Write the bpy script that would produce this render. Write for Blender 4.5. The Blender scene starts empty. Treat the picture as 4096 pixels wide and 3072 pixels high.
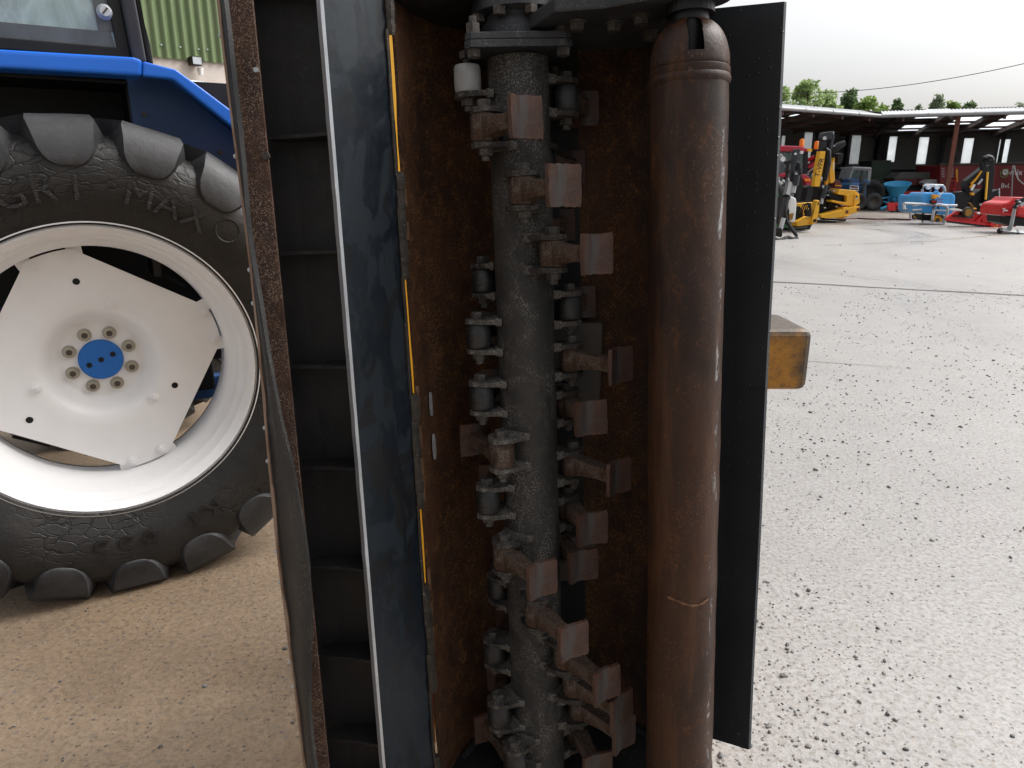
import bpy, bmesh, math, random
from mathutils import Vector, Matrix, noise as mnoise
R = math.radians
random.seed(7)
scene = bpy.context.scene
COL = scene.collection

# ------------------------------------------------------------------ camera
CAM_H, PITCH = 1.44, R(16.0)
cd = bpy.data.cameras.new('camera'); cam = bpy.data.objects.new('camera', cd); COL.objects.link(cam)
cam.location = (0, 0, CAM_H); cam.rotation_euler = (R(90) - PITCH, 0, 0)
cd.sensor_width = 36.0; cd.lens = 25.02; cd.clip_start = 0.05; cd.clip_end = 2000
scene.camera = cam

# ------------------------------------------------------------------ sky, sun, exposure
SUN_EL, SUN_AZ = R(50), R(74)          # azimuth measured from +Y (view direction) towards +X
w = bpy.data.worlds.new('World'); scene.world = w; w.use_nodes = True
nt = w.node_tree; nt.nodes.clear()
sky = nt.nodes.new('ShaderNodeTexSky'); sky.sky_type = 'NISHITA'; sky.sun_disc = False
sky.sun_elevation = SUN_EL; sky.sun_rotation = SUN_AZ
sky.air_density = 1.0; sky.dust_density = 6.0; sky.ozone_density = 1.0
hs = nt.nodes.new('ShaderNodeHueSaturation'); hs.inputs['Saturation'].default_value = 0.16
bg = nt.nodes.new('ShaderNodeBackground'); bg.inputs['Strength'].default_value = 0.15
wo = nt.nodes.new('ShaderNodeOutputWorld')
nt.links.new(sky.outputs[0], hs.inputs['Color']); nt.links.new(hs.outputs[0], bg.inputs['Color']); nt.links.new(bg.outputs[0], wo.inputs['Surface'])
sl = bpy.data.lights.new('sun', 'SUN'); sl.energy = 1.5; sl.angle = R(35); sl.color = (1.0, 0.985, 0.96)
so = bpy.data.objects.new('sun', sl); COL.objects.link(so)
sd = Vector((math.sin(SUN_AZ) * math.cos(SUN_EL), math.cos(SUN_AZ) * math.cos(SUN_EL), math.sin(SUN_EL)))
so.rotation_euler = sd.to_track_quat('Z', 'Y').to_euler(); so.location = sd * 40
scene.view_settings.view_transform = 'Standard'; scene.view_settings.look = 'None'
scene.view_settings.gamma = 1.0; scene.view_settings.exposure = 0.62
scene.render.engine = 'CYCLES'

# ------------------------------------------------------------------ measured picture -> place
F_ = 2846.0
def ray(sx, sy):
    X = (sx - 2048) / F_; Y = (1536 - sy) / F_
    return Vector((X, math.cos(PITCH) + Y * math.sin(PITCH), Y * math.cos(PITCH) - math.sin(PITCH)))
def at(sx, sy, D):                      # point seen at picture position, standing D metres ahead
    r = ray(sx, sy); return r * (D / r.y) + Vector((0, 0, CAM_H))
def atz(sx, sy, z):                     # point at height z
    r = ray(sx, sy); return r * ((z - CAM_H) / r.z) + Vector((0, 0, CAM_H))
def A_(x, y): return (3050 + .3134 * x, 480 + .3134 * y)
def B_(x, y): return (3520 + .2604 * x, 600 + .2604 * y)
def C_(x, y): return (3000 + .663 * x, 200 + .663 * y)

# ------------------------------------------------------------------ materials
def principled(name):
    m = bpy.data.materials.new(name); m.use_nodes = True
    n = m.node_tree.nodes; b = n['Principled BSDF']
    return m, n, m.node_tree.links, b
def rgba(c): return (c[0], c[1], c[2], 1)
def noise_node(n, l, scale, detail=4, rough=.6, vec=None, dist=0):
    t = n.new('ShaderNodeTexNoise'); t.inputs['Scale'].default_value = scale; t.inputs['Detail'].default_value = detail
    t.inputs['Roughness'].default_value = rough; t.inputs['Distortion'].default_value = dist
    if vec is not None: l.new(vec, t.inputs['Vector'])
    return t.outputs['Fac']
def ramp(n, l, fac, p0, p1, c0=(0, 0, 0), c1=(1, 1, 1)):
    r = n.new('ShaderNodeValToRGB'); r.color_ramp.elements[0].position = p0; r.color_ramp.elements[1].position = p1
    r.color_ramp.elements[0].color = rgba(c0); r.color_ramp.elements[1].color = rgba(c1)
    l.new(fac, r.inputs['Fac']); return r.outputs['Color']
def mix(n, l, fac, a, b, mode='MIX'):
    m = n.new('ShaderNodeMix'); m.data_type = 'RGBA'; m.blend_type = mode
    if isinstance(fac, (int, float)): m.inputs[0].default_value = fac
    else: l.new(fac, m.inputs[0])
    for v, i in ((a, 6), (b, 7)):
        if isinstance(v, tuple): m.inputs[i].default_value = rgba(v)
        else: l.new(v, m.inputs[i])
    return m.outputs[2]
def bump(n, l, h, strength, dist, b):
    u = n.new('ShaderNodeBump'); u.inputs['Strength'].default_value = strength; u.inputs['Distance'].default_value = dist
    l.new(h, u.inputs['Height']); l.new(u.outputs[0], b.inputs['Normal']); return u
def coords(n, l, scale=(1, 1, 1)):
    t = n.new('ShaderNodeTexCoord'); mp = n.new('ShaderNodeMapping'); mp.inputs['Scale'].default_value = scale
    l.new(t.outputs['Object'], mp.inputs['Vector']); return mp.outputs['Vector']
def gmat(name, c, c2=None, scale=6.0, rough=.5, rough2=None, bumps=.0, metal=0.0, speck=None, speck_scale=60, speck_lo=.62, stretch=(1, 1, 1), bscale=None, bdist=.003, spec=.5, p=(.35, .7)):
    m, n, l, b = principled(name)
    v = coords(n, l, stretch)
    c2 = c2 or tuple(x * .75 for x in c)
    f = noise_node(n, l, scale, 6, .65, v, .3)
    col = ramp(n, l, f, p[0], p[1], c, c2)
    if speck:
        s = noise_node(n, l, speck_scale, 3, .7, v)
        s2 = noise_node(n, l, speck_scale * .08, 3, .6, v)
        mm = n.new('ShaderNodeMath'); mm.operation = 'MULTIPLY'
        a_ = ramp(n, l, s, speck_lo, speck_lo + .1); b_ = ramp(n, l, s2, .4, .62)
        l.new(a_, mm.inputs[0]); l.new(b_, mm.inputs[1])
        col = mix(n, l, mm.outputs[0], col, speck)
    l.new(col, b.inputs['Base Color'])
    b.inputs['Metallic'].default_value = metal; b.inputs['Specular IOR Level'].default_value = spec
    if rough2 is not None:
        l.new(ramp(n, l, f, .3, .7, (rough,) * 3, (rough2,) * 3), b.inputs['Roughness'])
    else: b.inputs['Roughness'].default_value = rough
    if bumps:
        h = noise_node(n, l, bscale or scale * 6, 5, .7, v)
        bump(n, l, h, bumps, bdist, b)
    return m

MT = {}
MT['rust_hood'] = gmat('rust_hood', (.022, .0125, .0095), (.062, .029, .015), 6, .62, .75, .5, 0, (.17, .082, .034), 190, .545, bscale=120, bdist=.002)
MT['dark_hood'] = gmat('dark_hood', (.013, .0135, .015), (.028, .023, .020), 6, .55, .7, .35, 0, (.10, .085, .07), 110, .64, bscale=90, bdist=.002)
MT['rotor'] = gmat('rotor', (.026, .0245, .023), (.058, .049, .041), 6, .55, .75, .8, 0, (.19, .17, .15), 330, .53, bscale=200, bdist=.002)
MT['lug'] = gmat('lug', (.028, .026, .025), (.062, .051, .043), 16, .6, .75, .7, 0, (.24, .21, .19), 330, .54, bscale=160, bdist=.003)
MT['dusty_lug'] = gmat('dusty_lug', (.042, .039, .036), (.085, .074, .063), 16, .65, .8, .8, 0, (.30, .27, .25), 330, .5, bscale=160, bdist=.003)
MT['blade'] = gmat('blade', (.070, .046, .041), (.125, .088, .079), 26, .48, .62, .5, 0, (.17, .065, .022), 90, .57, bscale=150, bdist=.0015)
MT['shank'] = gmat('shank', (.034, .020, .015), (.092, .048, .028), 20, .55, .7, .7, 0, (.22, .19, .16), 260, .55, bscale=130, bdist=.003)
MT['bush'] = gmat('bush', (.014, .014, .015), (.036, .034, .032), 12, .38, .6, .3, .2, (.2, .19, .17), 120, .6, bscale=100)
MT['pale_bush'] = gmat('pale_bush', (.36, .36, .36), (.26, .26, .26), 30, .55, .6, .3)
MT['bolt'] = gmat('bolt', (.045, .041, .038), (.10, .09, .082), 30, .45, .65, .4, .3, (.3, .27, .24), 120, .58)
MT['flange'] = gmat('flange', (.028, .030, .034), (.056, .058, .063), 10, .45, .6, .4, .2, (.2, .2, .2), 120, .62)
MT['roller'] = gmat('roller', (.034, .0205, .0150), (.060, .038, .029), 5, .36, .55, .4, 0, (.13, .058, .020), 120, .57, stretch=(1, 1, .55), bscale=70, bdist=.0015)
MT['clamp'] = gmat('clamp', (.16, .085, .05), (.34, .25, .19), 9, .6, .7, .5)
MT['scuff'] = gmat('scuff', (.34, .34, .35), (.22, .21, .21), 80, .55)
MT['rust_weld'] = gmat('rust_weld', (.17, .082, .034), (.10, .045, .02), 60, .6, .7, .6)
MT['strip'] = gmat('strip', (.075, .044, .035), (.125, .07, .05), 14, .6, .75, .7, 0, (.33, .22, .16), 75, .56, bscale=90, bdist=.002)
MT['black_plate'] = gmat('black_plate', (.0105, .0105, .0115), (.026, .023, .021), 5, .5, .7, .3, 0, (.09, .08, .07), 80, .67, bscale=60)
MT['slate'] = None
MT['bright'] = gmat('bright', (.55, .57, .60), (.38, .39, .41), 25, .35, .5, .15, .6, stretch=(1, 1, .3))
MT['rubber'] = gmat('rubber', (.020, .020, .0205), (.040, .037, .034), 14, .5, .7, .6, 0, (.14, .125, .10), 90, .6, stretch=(1, 1, .35), bscale=50)
MT['wet_rubber'] = None
MT['yellow_worn'] = gmat('yellow_worn', (.50, .27, .03), (.20, .115, .035), 9, .42, .6, .5, 0, (.035, .03, .028), 40, .5, bscale=60)
MT['grimy'] = gmat('grimy', (.035, .032, .030), (.08, .062, .045), 12, .5, .65, .4)
MT['weld'] = gmat('weld', (.014, .012, .010), (.050, .036, .024), 30, .35, .6, .9, .1, (.30, .28, .24), 150, .62, bscale=120, bdist=.004)
MT['yellow'] = gmat('yellow', (.78, .36, .012), (.68, .30, .012), 5, .35, .45)
MT['yellow_clean'] = gmat('yellow_clean', (.80, .43, .03), (.74, .38, .025), 3, .35, .42)
MT['black'] = gmat('black', (.006, .006, .007), (.013, .013, .014), 5, .4, .55, spec=.3)
MT['dgrey'] = gmat('dgrey', (.022, .024, .031), (.036, .038, .046), 5, .4, .5, spec=.35)
MT['red'] = gmat('red', (.60, .018, .022), (.50, .015, .018), 3, .33, .42)
MT['dred'] = gmat('dred', (.20, .012, .018), (.15, .010, .015), 2, .45, .55)
MT['rose_red'] = gmat('rose_red', (.42, .02, .05), (.34, .018, .04), 3, .3, .4)
MT['green'] = gmat('green', (.012, .16, .045), (.01, .12, .035), 3, .35, .45)
MT['dgreen'] = gmat('dgreen', (.025, .05, .03), (.04, .065, .04), 3, .5, .6)
MT['cyan'] = gmat('cyan', (.055, .40, .70), (.05, .34, .62), 3, .4, .5)
MT['skyblue'] = gmat('skyblue', (.06, .36, .80), (.055, .32, .72), 2.5, .35, .45)
MT['old_blue'] = gmat('old_blue', (.035, .12, .30), (.05, .11, .20), 3, .55, .7)
MT['blue'] = gmat('blue', (.012, .14, .66), (.010, .125, .58), 4, .24, .36, .02)
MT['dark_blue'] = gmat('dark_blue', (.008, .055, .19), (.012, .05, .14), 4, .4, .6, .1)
MT['cap_blue'] = gmat('cap_blue', (.010, .145, .52), (.010, .125, .45), 6, .45, .55, .1, 0, (.02, .018, .02), 130, .60)
MT['white_paint'] = gmat('white_paint', (.83, .83, .835), (.78, .78, .785), 4, .38, .48, .03, 0, (.10, .085, .06), 75, .735)
MT['zinc'] = gmat('zinc', (.50, .48, .41), (.38, .36, .30), 25, .35, .5, .1, .8)
MT['galv'] = gmat('galv', (.50, .53, .56), (.40, .43, .46), 8, .45, .6, .1, .35)
MT['orange_lamp'] = gmat('orange_lamp', (.85, .24, .01), (.75, .18, .01), 3, .3)
MT['red_lamp'] = gmat('red_lamp', (.75, .05, .02), (.65, .03, .02), 3, .3)
MT['white'] = gmat('white', (.78, .78, .77), (.70, .70, .69), 4, .4)
MT['grey_tank'] = gmat('grey_tank', (.32, .33, .34), (.26, .27, .28), 4, .5)
MT['post_red'] = gmat('post_red', (.20, .062, .042), (.15, .05, .036), 4, .6, .7)
MT['rafter'] = gmat('rafter', (.07, .036, .028), (.05, .03, .025), 3, .7)
MT['shed_wall'] = gmat('shed_wall', (.085, .083, .08), (.065, .063, .06), 2, .8)
MT['shed_roof'] = gmat('shed_roof', (.10, .096, .088), (.075, .07, .065), 2, .8)
MT['fascia'] = gmat('fascia', (.62, .63, .64), (.50, .51, .52), 2, .5)
MT['gutter'] = gmat('gutter', (.34, .35, .36), (.28, .29, .30), 2, .45)
MT['render_wall'] = gmat('render_wall', (.64, .57, .52), (.55, .49, .44), 1.5, .75, .85, .2, 0, (.35, .30, .25), 8, .66)
MT['trunk'] = gmat('trunk', (.09, .07, .05), (.05, .04, .03), 8, .9)
MT['stone'] = gmat('stone', (.05, .052, .058), (.13, .125, .12), 40, .4, .7, .3)
MT['groove'] = gmat('groove', (.028, .026, .025), (.05, .045, .04), 6, .6)
MT['mat_red_dark'] = gmat('mat_red_dark', (.12, .015, .015), (.07, .012, .012), 3, .6)
MT['tin_cover'] = gmat('tin_cover', (.10, .10, .095), (.07, .07, .068), 3, .7)
MT['cable'] = gmat('cable', (.06, .05, .065), None, 3, .6)

def make_slate():
    m, n, l, b = principled('slate'); v = coords(n, l, (1, 1, .55))
    f = noise_node(n, l, 13, 4, .55, v, 1.2)
    f2 = noise_node(n, l, 60, 4, .7, v)
    c = ramp(n, l, f, .50, .53, (.0052, .0092, .0145), (.0110, .0170, .0235))
    c = mix(n, l, ramp(n, l, f2, .5, .75), c, (.0155, .0185, .021))
    f3 = noise_node(n, l, 9, 3, .5, v, 2.5)
    c = mix(n, l, ramp(n, l, f3, .60, .625), c, (.008, .009, .011))
    l.new(c, b.inputs['Base Color']); l.new(ramp(n, l, f, .48, .55, (.30,) * 3, (.48,) * 3), b.inputs['Roughness'])
    b.inputs['Specular IOR Level'].default_value = .26
    bump(n, l, f2, .15, .002, b); return m
MT['slate'] = make_slate()
def make_wet_rubber():
    m, n, l, b = principled('wet_rubber'); v = coords(n, l)
    vo = n.new('ShaderNodeTexVoronoi'); vo.inputs['Scale'].default_value = 85; l.new(v, vo.inputs['Vector'])
    drop = ramp(n, l, vo.outputs['Distance'], .10, .24, (1, 1, 1), (0, 0, 0))
    sel = n.new('ShaderNodeSeparateColor'); l.new(vo.outputs['Color'], sel.inputs[0])
    pick = ramp(n, l, sel.outputs[0], .70, .76)
    mm = n.new('ShaderNodeMath'); mm.operation = 'MULTIPLY'; l.new(drop, mm.inputs[0]); l.new(pick, mm.inputs[1])
    f = noise_node(n, l, 5, 5, .6, v)
    fine = noise_node(n, l, 220, 3, .6, v)
    st = noise_node(n, l, 14, 4, .6, coords(n, l, (.3, .3, 2.2)), 1.5)
    c = ramp(n, l, f, .35, .7, (.034, .038, .043), (.046, .051, .057))
    c = mix(n, l, ramp(n, l, st, .60, .66), c, (.034, .034, .034))
    l.new(c, b.inputs['Base Color'])
    l.new(mix(n, l, mm.outputs[0], ramp(n, l, f, .3, .7, (.34,) * 3, (.48,) * 3), (.08, .08, .08)), b.inputs['Roughness'])
    b.inputs['Specular IOR Level'].default_value = .4
    ad = n.new('ShaderNodeMath'); ad.operation = 'MULTIPLY_ADD'; ad.inputs[1].default_value = .12
    l.new(fine, ad.inputs[0]); l.new(mm.outputs[0], ad.inputs[2])
    bump(n, l, ad.outputs[0], .8, .0025, b); return m
MT['wet_rubber'] = make_wet_rubber()
def make_tyre():
    m, n, l, b = principled('tyre'); v = coords(n, l)
    # cracks run round the sidewall: use polar coordinates about the axle (local y is the axle)
    sx = n.new('ShaderNodeSeparateXYZ'); l.new(v, sx.inputs[0])
    at2 = n.new('ShaderNodeMath'); at2.operation = 'ARCTAN2'; l.new(sx.outputs['Z'], at2.inputs[0]); l.new(sx.outputs['X'], at2.inputs[1])
    ln = n.new('ShaderNodeVectorMath'); ln.operation = 'LENGTH'
    cb0 = n.new('ShaderNodeCombineXYZ'); l.new(sx.outputs['X'], cb0.inputs[0]); l.new(sx.outputs['Z'], cb0.inputs[1]); l.new(cb0.outputs[0], ln.inputs[0])
    cb = n.new('ShaderNodeCombineXYZ'); l.new(at2.outputs[0], cb.inputs[0]); l.new(ln.outputs['Value'], cb.inputs[1])
    mp = n.new('ShaderNodeMapping'); mp.inputs['Scale'].default_value = (9, 38, 1); mp.inputs['Rotation'].default_value = (0, 0, .12); l.new(cb.outputs[0], mp.inputs['Vector'])
    wob = n.new('ShaderNodeTexNoise'); wob.inputs['Scale'].default_value = 18; l.new(v, wob.inputs['Vector'])
    ad = n.new('ShaderNodeVectorMath'); ad.operation = 'MULTIPLY_ADD'; ad.inputs[1].default_value = (1.3, 1.3, 1.3); l.new(wob.outputs['Color'], ad.inputs[0]); l.new(mp.outputs[0], ad.inputs[2])
    vo = n.new('ShaderNodeTexVoronoi'); vo.feature = 'DISTANCE_TO_EDGE'; vo.inputs['Scale'].default_value = 1.0; l.new(ad.outputs[0], vo.inputs['Vector'])
    crack = ramp(n, l, vo.outputs['Distance'], .015, .075, (1, 1, 1), (0, 0, 0))
    where = ramp(n, l, noise_node(n, l, 3.2, 3, .6, v), .42, .60)
    mm = n.new('ShaderNodeMath'); mm.operation = 'MULTIPLY'; l.new(crack, mm.inputs[0]); l.new(where, mm.inputs[1])
    f = noise_node(n, l, 6, 5, .65, v, .4)
    c = ramp(n, l, f, .3, .7, (.0095, .0090, .0088), (.023, .0208, .0190))
    c = mix(n, l, mm.outputs[0], c, (.004, .0038, .0036))
    l.new(c, b.inputs['Base Color'])
    l.new(ramp(n, l, f, .3, .7, (.42,) * 3, (.62,) * 3), b.inputs['Roughness'])
    b.inputs['Specular IOR Level'].default_value = .4
    inv = n.new('ShaderNodeMath'); inv.operation = 'MULTIPLY_ADD'; inv.inputs[1].default_value = -1.0
    l.new(mm.outputs[0], inv.inputs[0]); l.new(noise_node(n, l, 60, 4, .7, v), inv.inputs[2])
    bump(n, l, inv.outputs[0], .55, .004, b); return m
def make_rust(name, dark, mid, hi, pale, s=1.0, hi_lo=.56, pale_lo=.60, pale_patch=(.45, .62), stretch=(1, 1, 1), rough=(.5, .75), spec=.25, bstr=.5, bdist=.0015, metal=0, extra=None):
    m, n, l, b = principled(name); v = coords(n, l, stretch); v1 = coords(n, l)
    big = noise_node(n, l, 4.5 * s, 5, .6, v, .5); med = noise_node(n, l, 22 * s, 8, .72, v, .3); fine = noise_node(n, l, 95 * s, 5, .75, v1); mic = noise_node(n, l, 190 * s, 3, .7, v1)
    c = mix(n, l, ramp(n, l, big, .36, .66), dark, mid)
    c = mix(n, l, ramp(n, l, med, .38, .66), c, mix(n, l, .55, c, dark))
    mm = n.new('ShaderNodeMath'); mm.operation = 'MULTIPLY'
    l.new(ramp(n, l, med, hi_lo - .08, hi_lo + .12), mm.inputs[0]); l.new(ramp(n, l, fine, .42, .62), mm.inputs[1])
    c = mix(n, l, mm.outputs[0], c, hi)
    pp = noise_node(n, l, 9 * s, 5, .65, coords(n, l, (1.1, .9, .8)), .6)
    m2 = n.new('ShaderNodeMath'); m2.operation = 'MULTIPLY'
    l.new(ramp(n, l, pp, *pale_patch), m2.inputs[0]); l.new(ramp(n, l, mic, pale_lo - .05, pale_lo + .08), m2.inputs[1])
    c = mix(n, l, m2.outputs[0], c, pale)
    if extra: c = extra(n, l, c)
    l.new(c, b.inputs['Base Color']); b.inputs['Metallic'].default_value = metal
    l.new(ramp(n, l, med, .3, .7, (rough[0],) * 3, (rough[1],) * 3), b.inputs['Roughness']); b.inputs['Specular IOR Level'].default_value = spec
    ad = n.new('ShaderNodeMath'); ad.operation = 'MULTIPLY_ADD'; ad.inputs[1].default_value = .6; l.new(fine, ad.inputs[0]); l.new(med, ad.inputs[2])
    bump(n, l, ad.outputs[0], bstr, bdist, b); return m
def math2(n, l, op, a, b):
    m = n.new('ShaderNodeMath'); m.operation = op
    for i, x in enumerate((a, b)):
        if isinstance(x, (int, float)): m.inputs[i].default_value = x
        else: l.new(x, m.inputs[i])
    return m.outputs[0]
def hood_extra(n, l, c):                 # band of old black paint left along the right of the hood
    t = n.new('ShaderNodeTexCoord'); sp = n.new('ShaderNodeSeparateXYZ'); l.new(t.outputs['Object'], sp.inputs[0])
    nz = noise_node(n, l, 5, 5, .65, coords(n, l, (1, 1, .5)), .5)
    x = math2(n, l, 'ADD', sp.outputs['X'], math2(n, l, 'MULTIPLY', nz, .22))
    return mix(n, l, ramp(n, l, x, .335, .40), c, (.014, .0165, .019))
def roller_extra(n, l, c):               # scraped pale paint down one side, orange rust runs
    t = n.new('ShaderNodeTexCoord'); sp = n.new('ShaderNodeSeparateXYZ'); l.new(t.outputs['Object'], sp.inputs[0])
    ang = math2(n, l, 'ARCTAN2', math2(n, l, 'SUBTRACT', sp.outputs['X'], .275), math2(n, l, 'SUBTRACT', -.17, sp.outputs['Y']))
    wob = noise_node(n, l, 10, 4, .6, coords(n, l, (.4, .4, 1)))
    off = math2(n, l, 'ABSOLUTE', math2(n, l, 'SUBTRACT', math2(n, l, 'SUBTRACT', ang, .52), math2(n, l, 'MULTIPLY', wob, .5)), 0)
    band = ramp(n, l, off, .02, .11, (1, 1, 1), (0, 0, 0))
    pt = noise_node(n, l, 16, 6, .75, coords(n, l, (2.5, 2.5, .8)), .4)
    msk = math2(n, l, 'MULTIPLY', band, ramp(n, l, pt, .54, .60))
    c = mix(n, l, msk, c, (.26, .26, .265))
    run = noise_node(n, l, 7, 6, .7, coords(n, l, (3.2, 3.2, .35)), .3)
    c = mix(n, l, math2(n, l, 'MULTIPLY', ramp(n, l, run, .50, .68), .75), c, (.085, .034, .0125))
    sc = noise_node(n, l, 42, 5, .75, coords(n, l, (.6, .6, 1.5)), .2)
    return mix(n, l, math2(n, l, 'MULTIPLY', ramp(n, l, sc, .68, .72), .8), c, (.20, .085, .03))
def blade_extra(n, l, c):                # polished centre band worn by cutting
    t = n.new('ShaderNodeTexCoord'); sp = n.new('ShaderNodeSeparateXYZ'); l.new(t.outputs['Object'], sp.inputs[0])
    oi = n.new('ShaderNodeObjectInfo'); nz = noise_node(n, l, 40, 4, .6, coords(n, l, (1, 1, .4)))
    y = math2(n, l, 'ADD', sp.outputs['Y'], math2(n, l, 'MULTIPLY', math2(n, l, 'SUBTRACT', nz, .5), .05))
    b_ = ramp(n, l, math2(n, l, 'ABSOLUTE', math2(n, l, 'ADD', y, .008), 0), .009, .016, (1, 1, 1), (0, 0, 0))
    c = mix(n, l, math2(n, l, 'MULTIPLY', b_, .75), c, (.058, .056, .054))
    ed = ramp(n, l, math2(n, l, 'ABSOLUTE', sp.outputs['Z'], 0), .030, .035)
    return mix(n, l, math2(n, l, 'MULTIPLY', ed, .35), c, (.11, .05, .03))
MT['rust_hood'] = make_rust('rust_hood', (.033, .0180, .0130), (.074, .0325, .0170), (.20, .085, .026), (.24, .125, .055), 1.5, .55, .58, (.42, .64), bstr=.4, extra=hood_extra)
MT['dark_hood'] = make_rust('dark_hood', (.0085, .009, .010), (.018, .016, .0145), (.045, .028, .018), (.12, .11, .10), 1.4, .6, .62, bstr=.35)
MT['rotor'] = make_rust('rotor', (.021, .0212, .0215), (.042, .037, .032), (.066, .051, .040), (.165, .152, .135), 1.6, .56, .54, (.43, .60), bstr=.8, bdist=.002, rough=(.5, .7), spec=.3)
MT['lug'] = make_rust('lug', (.019, .0185, .018), (.042, .035, .030), (.085, .055, .036), (.26, .235, .21), 2.5, .56, .545, (.40, .55), bstr=.8, bdist=.002)
MT['dusty_lug'] = make_rust('dusty_lug', (.030, .028, .026), (.062, .053, .046), (.10, .07, .05), (.27, .25, .225), 2.5, .56, .52, (.34, .54), bstr=.9, bdist=.0025)
MT['blade'] = make_rust('blade', (.042, .0220, .0165), (.074, .0365, .0270), (.125, .048, .018), (.20, .17, .15), 4, .56, .62, (.4, .6), bstr=.45, bdist=.0012, rough=(.42, .62), spec=.3, extra=blade_extra)
MT['shank'] = make_rust('shank', (.024, .014, .011), (.062, .030, .018), (.155, .068, .024), (.26, .23, .20), 4, .54, .56, (.42, .56), bstr=.8, bdist=.002)
MT['roller'] = make_rust('roller', (.020, .0102, .0070), (.050, .0215, .0110), (.118, .044, .0125), (.15, .095, .065), 1.3, .58, .64, (.45, .62), stretch=(1, 1, .5), rough=(.40, .60), spec=.28, bstr=.6, bdist=.0016, extra=roller_extra)
MT['strip'] = make_rust('strip', (.030, .018, .015), (.070, .036, .027), (.16, .085, .045), (.30, .21, .16), 2.2, .53, .57, (.38, .55), bstr=.6)
MT['black_plate'] = make_rust('black_plate', (.011, .011, .0118), (.024, .0215, .020), (.042, .030, .023), (.085, .078, .07), 1.4, .62, .63, (.48, .66), bstr=.3, rough=(.42, .62), spec=.35)
MT['flange'] = make_rust('flange', (.020, .0215, .0245), (.040, .042, .047), (.06, .05, .045), (.18, .18, .18), 2.2, .6, .6, (.45, .62), rough=(.42, .6), spec=.35)
MT['bush'] = make_rust('bush', (.010, .010, .011), (.022, .021, .021), (.04, .03, .024), (.16, .15, .14), 3, .6, .6, (.45, .6), rough=(.32, .5), spec=.45)
MT['bolt'] = make_rust('bolt', (.026, .024, .022), (.060, .053, .047), (.09, .06, .04), (.26, .24, .22), 4, .56, .56, (.38, .55))
MT['rubber'] = make_rust('rubber', (.017, .017, .0175), (.040, .038, .036), (.07, .063, .053), (.15, .135, .115), 1.8, .58, .6, (.45, .62), stretch=(1, 1, .3), rough=(.4, .6), spec=.4, bstr=.5)
def beam_extra(n, l, c):                 # black grime rubbed over the edges and the end of the beam
    t = n.new('ShaderNodeTexCoord'); sp = n.new('ShaderNodeSeparateXYZ'); l.new(t.outputs['Object'], sp.inputs[0])
    nz = noise_node(n, l, 22, 5, .7, coords(n, l), .4); j = math2(n, l, 'MULTIPLY', math2(n, l, 'SUBTRACT', nz, .5), .08)
    a = ramp(n, l, math2(n, l, 'ADD', sp.outputs['X'], j), .655, .70)
    h = math2(n, l, 'ABSOLUTE', math2(n, l, 'SUBTRACT', sp.outputs['Z'], .715), 0)
    e = ramp(n, l, math2(n, l, 'ADD', h, j), .066, .098)
    k = math2(n, l, 'MAXIMUM', a, e); return mix(n, l, math2(n, l, 'MULTIPLY', k, .9), c, (.03, .028, .027))
MT['beam'] = make_rust('beam', (.26, .125, .016), (.40, .195, .022), (.05, .038, .03), (.42, .32, .16), 2.2, .53, .66, (.5, .7), rough=(.35, .55), spec=.4, extra=beam_extra)
MT['yellow_worn'] = make_rust('yellow_worn', (.26, .13, .018), (.37, .19, .022), (.055, .04, .03), (.5, .4, .2), 1.5, .52, .66, (.5, .7), rough=(.4, .6), spec=.4)
MT['tyre'] = make_tyre()
MT['tread'] = gmat('tread', (.012, .012, .0135), (.050, .051, .054), 7, .5, .68, .4, 0, (.02, .02, .02), 70, .62, bscale=60)
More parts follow.
